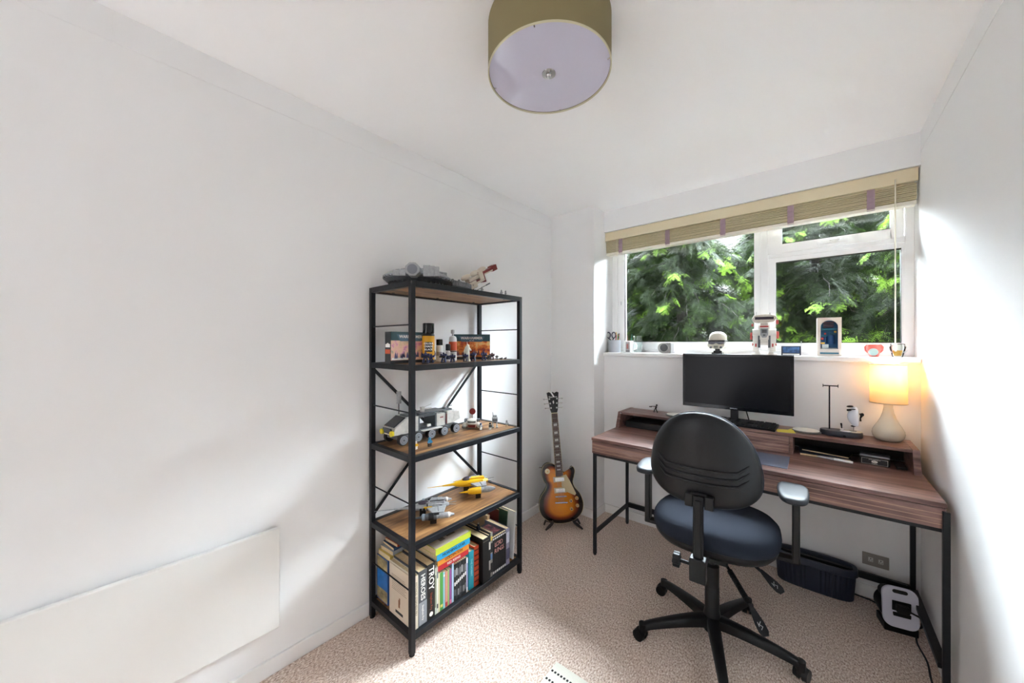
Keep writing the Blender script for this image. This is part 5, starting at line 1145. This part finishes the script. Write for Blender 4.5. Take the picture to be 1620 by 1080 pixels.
for sg in (-1, 1):
    MB().prism([(sg*.016, .14), (sg*.085, .14), (sg*.060, .30), (sg*.030, .31)], (0, 0, .022), (1, 0, 0), (0, 1, 0), (0, 0, .030)).build('front_prong', DGREY, ss, bevel=.003)
    g = MB()
    for i in range(5): g.box(sg*.025, sg*(.065-.004*i), .16+.027*i, .18+.027*i, .052, .058)
    g.build('prong_plates', GR2, ss)
    g = MB(); r_ = random.Random(5+sg)
    for i in range(26): a_ = r_.uniform(.145, .30); b_ = sg*r_.uniform(.018, .082-.16*(a_-.14)); h_ = r_.uniform(.052, .064); g.box(b_-.004, b_+.004, a_-.004, a_+.004, .045, h_)
    for i in range(16): a_ = .145+i*.0095; g.box(sg*(.086-.145*(a_-.14))-.002, sg*(.086-.145*(a_-.14))+.002, a_, a_+.005, .026, .048)
    g.build('prong_machinery', GR2, ss)
MB().cyl((0, 0, .084), (0, 0, .094), .018).cyl((.0, .01, .096), (.03, .045, .108), .0015, n=6).cyl((.01, .0, .096), (.045, .03, .104), .0015, n=6).box(-.01, .01, -.01, .01, .09, .10).build('top_turret', DGREY, ss)
MB().cb((.045, .075, .068), (.07, .075, .036)).build('cargo_block', GREY, ss, bevel=.004)
for x, y in ((-.07, -.06), (.07, -.06), (0, .10)): MB().box(x-.012, x+.012, y-.012, y+.012, 0, .014).build('landing_foot', DGREY, ss)
fj = thing('model_fighter', 'tilted cream and dark red brick built model fighter standing beyond the grey spaceship', 'model spaceship', (.14, 1.49, ZT), 0); fj.scale = (1.3,)*3
Rf = Rx(math.radians(27))
def fp(p): q = Rf @ Vector(p); return q+Vector((0, 0, .085))
def fbox(mb, x0, x1, y0, y1, z0, z1, mi=0): 
    v = [fp((x, y, z)) for x in (x0, x1) for y in (y0, y1) for z in (z0, z1)]
    mb.add(v, [(0, 1, 3, 2), (4, 6, 7, 5), (0, 4, 5, 1), (2, 3, 7, 6), (0, 2, 6, 4), (1, 5, 7, 3)], mi)
CRB = mat('cream_brick', '#cfc3b2', .35)
g = MB(); fbox(g, -.02, .02, .015, .045, -.022, .028); fbox(g, -.013, .013, .045, .135, .0, .016); fbox(g, -.015, .015, -.05, .02, .0, .014)
g.build('hull', CRB, fj, bevel=.002)
g = MB(); fbox(g, -.014, .014, .048, .14, .006, .0175); fbox(g, -.016, .016, .12, .152, -.004, .022); fbox(g, -.021, .021, .042, .048, -.03, .02); g.build('red_nose', RED, fj, bevel=.0015)
for y in (-.05, .008, .06):
    g = MB(); g.ell(fp((0, y, .026)), (.014, .030, .012), 14, 8, R=Rf); g.build('engine_pod', CRB, fj)
g = MB(); fbox(g, -.03, .03, -.05, .03, -.018, -.010); fbox(g, .02, .026, -.07, -.02, -.03, 0.0); fbox(g, -.026, -.02, -.07, -.02, -.03, 0.0); g.build('wing', CRB, fj)
g = MB(); fbox(g, -.02, .02, -.075, -.045, -.04, -.018); fbox(g, -.022, .022, -.03, .01, -.016, -.006); g.build('red_tail', RED, fj, bevel=.001)
g = MB(); g.cyl(fp((.022, -.06, -.044)), fp((.022, .06, -.044)), .0016, n=6).cyl(fp((.022, .035, -.044)), fp((.022, .062, -.044)), .003, n=8).cyl(fp((-.022, -.07, -.04)), fp((-.022, .02, -.04)), .003, n=8); g.cyl(fp((.022, -.08, -.044)), fp((.022, -.04, -.044)), .006, n=10); g.build('long_gun', DGREY, fj)
MB().cyl((0, -.015, 0), (0, -.012, .07), .003, n=8).box(-.015, .015, -.03, .005, 0, .003).build('display_post', mat('clear_plastic', '#e8e8e8', .1, trans=.6), fj)
tf = brickman('tiny grey figure on the top shelf, the one apart from the pair', (.345, 1.345, ZT), GREY, GREY, GREY, group='tiny grey figures on the very top', sc=.75)
dup(tf, (.34, 1.505, ZT), 0, 'tiny grey figure of the pair on the top shelf, nearer the model spaceship', scale=.8)
dup(tf, (.34, 1.54, ZT), .4, 'tiny grey figure of the pair on the top shelf, nearer the corner post', scale=.8)
# ================================================================ garden beyond the window
GD = mat('garden_soil', '#4d4434', .95, vary=.4, vscale=3)
g = MB().box(-14, 16, 2.96, 24, -.6, -.5); struct(g.build('garden_ground', GD))
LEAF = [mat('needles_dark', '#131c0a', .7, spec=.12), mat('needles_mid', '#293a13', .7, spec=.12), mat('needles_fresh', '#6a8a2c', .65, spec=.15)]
for m_ in LEAF:
    p = m_.node_tree.nodes['Principled BSDF']; p.inputs['Subsurface Weight'].default_value = 0
    n = m_.node_tree.nodes; l = m_.node_tree.links; t = n.new('ShaderNodeBsdfTranslucent'); t.inputs[0].default_value = p.inputs['Base Color'].default_value; mx = n.new('ShaderNodeMixShader'); mx.inputs[0].default_value = .35
    l.new(p.outputs[0], mx.inputs[1]); l.new(t.outputs[0], mx.inputs[2]); l.new(mx.outputs[0], n['Material Output'].inputs[0])
BARK = mat('bark', '#1c1510', .9, bump=.6, bscale=40, vary=.3, vscale=12)
def spray_mesh(seed, n_side=6, needle=.022, w=.0055):
    """flat branchlet along +y: a stem, side twigs, two rows of needles on each; returns verts, faces (quads), stem flag"""
    r = random.Random(seed); V = []; F = []
    def quad(p, d, s_, L_, wd):
        a = p-s_*wd/2; b = p+s_*wd/2; c = p+d*L_+s_*wd*.25; e = p+d*L_-s_*wd*.25; k = len(V); V.extend([a, b, c, e]); F.append((k, k+1, k+2, k+3))
    def twig(p, d, L_, up):
        side = d.cross(up).normalized(); k = max(3, int(L_/.0115)); quad(p, d, side, L_, .003)
        for i in range(k):
            q = (i+.5)/k; o_ = p+d*(L_*q)+up*(-.012*q*q)
            for sg in (-1, 1):
                dd = (side*sg*.85+d*.55+up*r.uniform(-.25, .15)).normalized(); quad(o_, dd, d, needle*(1-.35*q)*r.uniform(.8, 1.15), w)
    up = Vector((0, 0, 1)); L0 = .26; main = Vector((0, 1, -.12)).normalized(); twig(Vector((0, 0, 0)), main, L0, up)
    for i in range(n_side):
        q = .08+.8*i/n_side
        for sg in (-1, 1):
            a = math.radians(r.uniform(38, 55))*sg; d = Vector((math.sin(a), math.cos(a), r.uniform(-.35, -.05))).normalized(); twig(main*(L0*q), d, .125*(1-.55*q)*r.uniform(.8, 1.15), up)
    V = np.array([tuple(v) for v in V]); F = np.array(F); c = V[F].mean(1); return V, F, np.hypot(c[:, 0]*1.2, c[:, 1])
SPR = [spray_mesh(i) for i in range(4)]
def foliage(name, parent, P, D, SC, MI):
    """P points, D directions, SC scales, MI material index of each spray"""
    Vs = []; Fs = []; Ms = []; off = 0
    for i in range(len(P)):
        v, f, rr_ = SPR[i % 4]; d = D[i]/np.linalg.norm(D[i]); up = np.array([0, 0, 1.])+rng.normal(0, .35, 3); s_ = np.cross(d, up); s_ /= np.linalg.norm(s_); u = np.cross(s_, d)
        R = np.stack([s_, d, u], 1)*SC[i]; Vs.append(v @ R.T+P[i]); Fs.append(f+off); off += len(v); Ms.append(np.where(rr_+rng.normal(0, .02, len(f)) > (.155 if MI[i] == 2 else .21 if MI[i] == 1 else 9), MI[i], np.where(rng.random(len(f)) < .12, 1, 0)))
    V = np.concatenate(Vs); F = np.concatenate(Fs); M_ = np.concatenate(Ms)
    me = bpy.data.meshes.new(name); me.vertices.add(len(V)); me.vertices.foreach_set('co', V.ravel().astype(np.float32)); me.loops.add(F.size); me.loops.foreach_set('vertex_index', F.ravel().astype(np.int32)); me.polygons.add(len(F)); me.polygons.foreach_set('loop_start', np.arange(0, F.size, 4, dtype=np.int32))
    for x in LEAF: me.materials.append(x)
    me.polygons.foreach_set('material_index', M_.astype(np.int32)); me.update(calc_edges=True)
    o = bpy.data.objects.new(name, me); COL.objects.link(o); o.parent = parent; return o
def conifer(label, x, y, h, n_br, reach, fresh, seed, zlo=1.2, dens=3, ssc=1, dirb=None):
    r = np.random.default_rng(seed); t_ = thing('conifer', label, 'tree', (x, y, -.5), group='evergreens outside the window')
    br = MB().tube([(0, 0, 0), (.03, 0, h*.4), (-.02, .02, h*.8), (0, 0, h)], [.11, .09, .05, .01], n=10); P = []; D = []; SC = []; MI = []
    for i in range(n_br):
        z = zlo+(h-zlo)*((i+r.random())/n_br)**.9; a = r.uniform(PI*1.0, PI*2.0) if r.random() < .75 else r.uniform(0, PI)
        L_ = reach*(1-.45*(z/h))*r.uniform(.6, 1.1); dd = np.array([math.cos(a), math.sin(a), .18]); pts = []
        nk = 9
        for k_ in range(nk):
            q = k_/(nk-1); pts.append(np.array([0, 0, z])+dd*L_*q+np.array([0, 0, -.55*L_*q*q])+r.normal(0, .012, 3)*q)
        br.tube([tuple(p) for p in pts], [.008*(1-.8*k_/nk) for k_ in range(nk)], n=5)
        new = r.random() < fresh
        for k_ in range(2, nk):
            tang = pts[k_]-pts[k_-1]; tang /= np.linalg.norm(tang)
            for j in range(dens):
                sd = np.cross(tang, [0, 0, 1]); sgn = r.choice([-1, 1]); d = tang*r.uniform(.4, 1.2)+sd*sgn*r.uniform(.2, 1.0)+np.array([0, 0, r.uniform(-.75, .1)])
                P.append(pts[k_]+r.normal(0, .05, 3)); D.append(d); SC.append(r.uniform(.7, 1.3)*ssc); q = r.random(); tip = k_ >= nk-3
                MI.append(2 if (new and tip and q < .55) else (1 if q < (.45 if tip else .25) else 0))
    br.build('trunk', BARK, t_); foliage('foliage', t_, P, D, SC, MI); return t_
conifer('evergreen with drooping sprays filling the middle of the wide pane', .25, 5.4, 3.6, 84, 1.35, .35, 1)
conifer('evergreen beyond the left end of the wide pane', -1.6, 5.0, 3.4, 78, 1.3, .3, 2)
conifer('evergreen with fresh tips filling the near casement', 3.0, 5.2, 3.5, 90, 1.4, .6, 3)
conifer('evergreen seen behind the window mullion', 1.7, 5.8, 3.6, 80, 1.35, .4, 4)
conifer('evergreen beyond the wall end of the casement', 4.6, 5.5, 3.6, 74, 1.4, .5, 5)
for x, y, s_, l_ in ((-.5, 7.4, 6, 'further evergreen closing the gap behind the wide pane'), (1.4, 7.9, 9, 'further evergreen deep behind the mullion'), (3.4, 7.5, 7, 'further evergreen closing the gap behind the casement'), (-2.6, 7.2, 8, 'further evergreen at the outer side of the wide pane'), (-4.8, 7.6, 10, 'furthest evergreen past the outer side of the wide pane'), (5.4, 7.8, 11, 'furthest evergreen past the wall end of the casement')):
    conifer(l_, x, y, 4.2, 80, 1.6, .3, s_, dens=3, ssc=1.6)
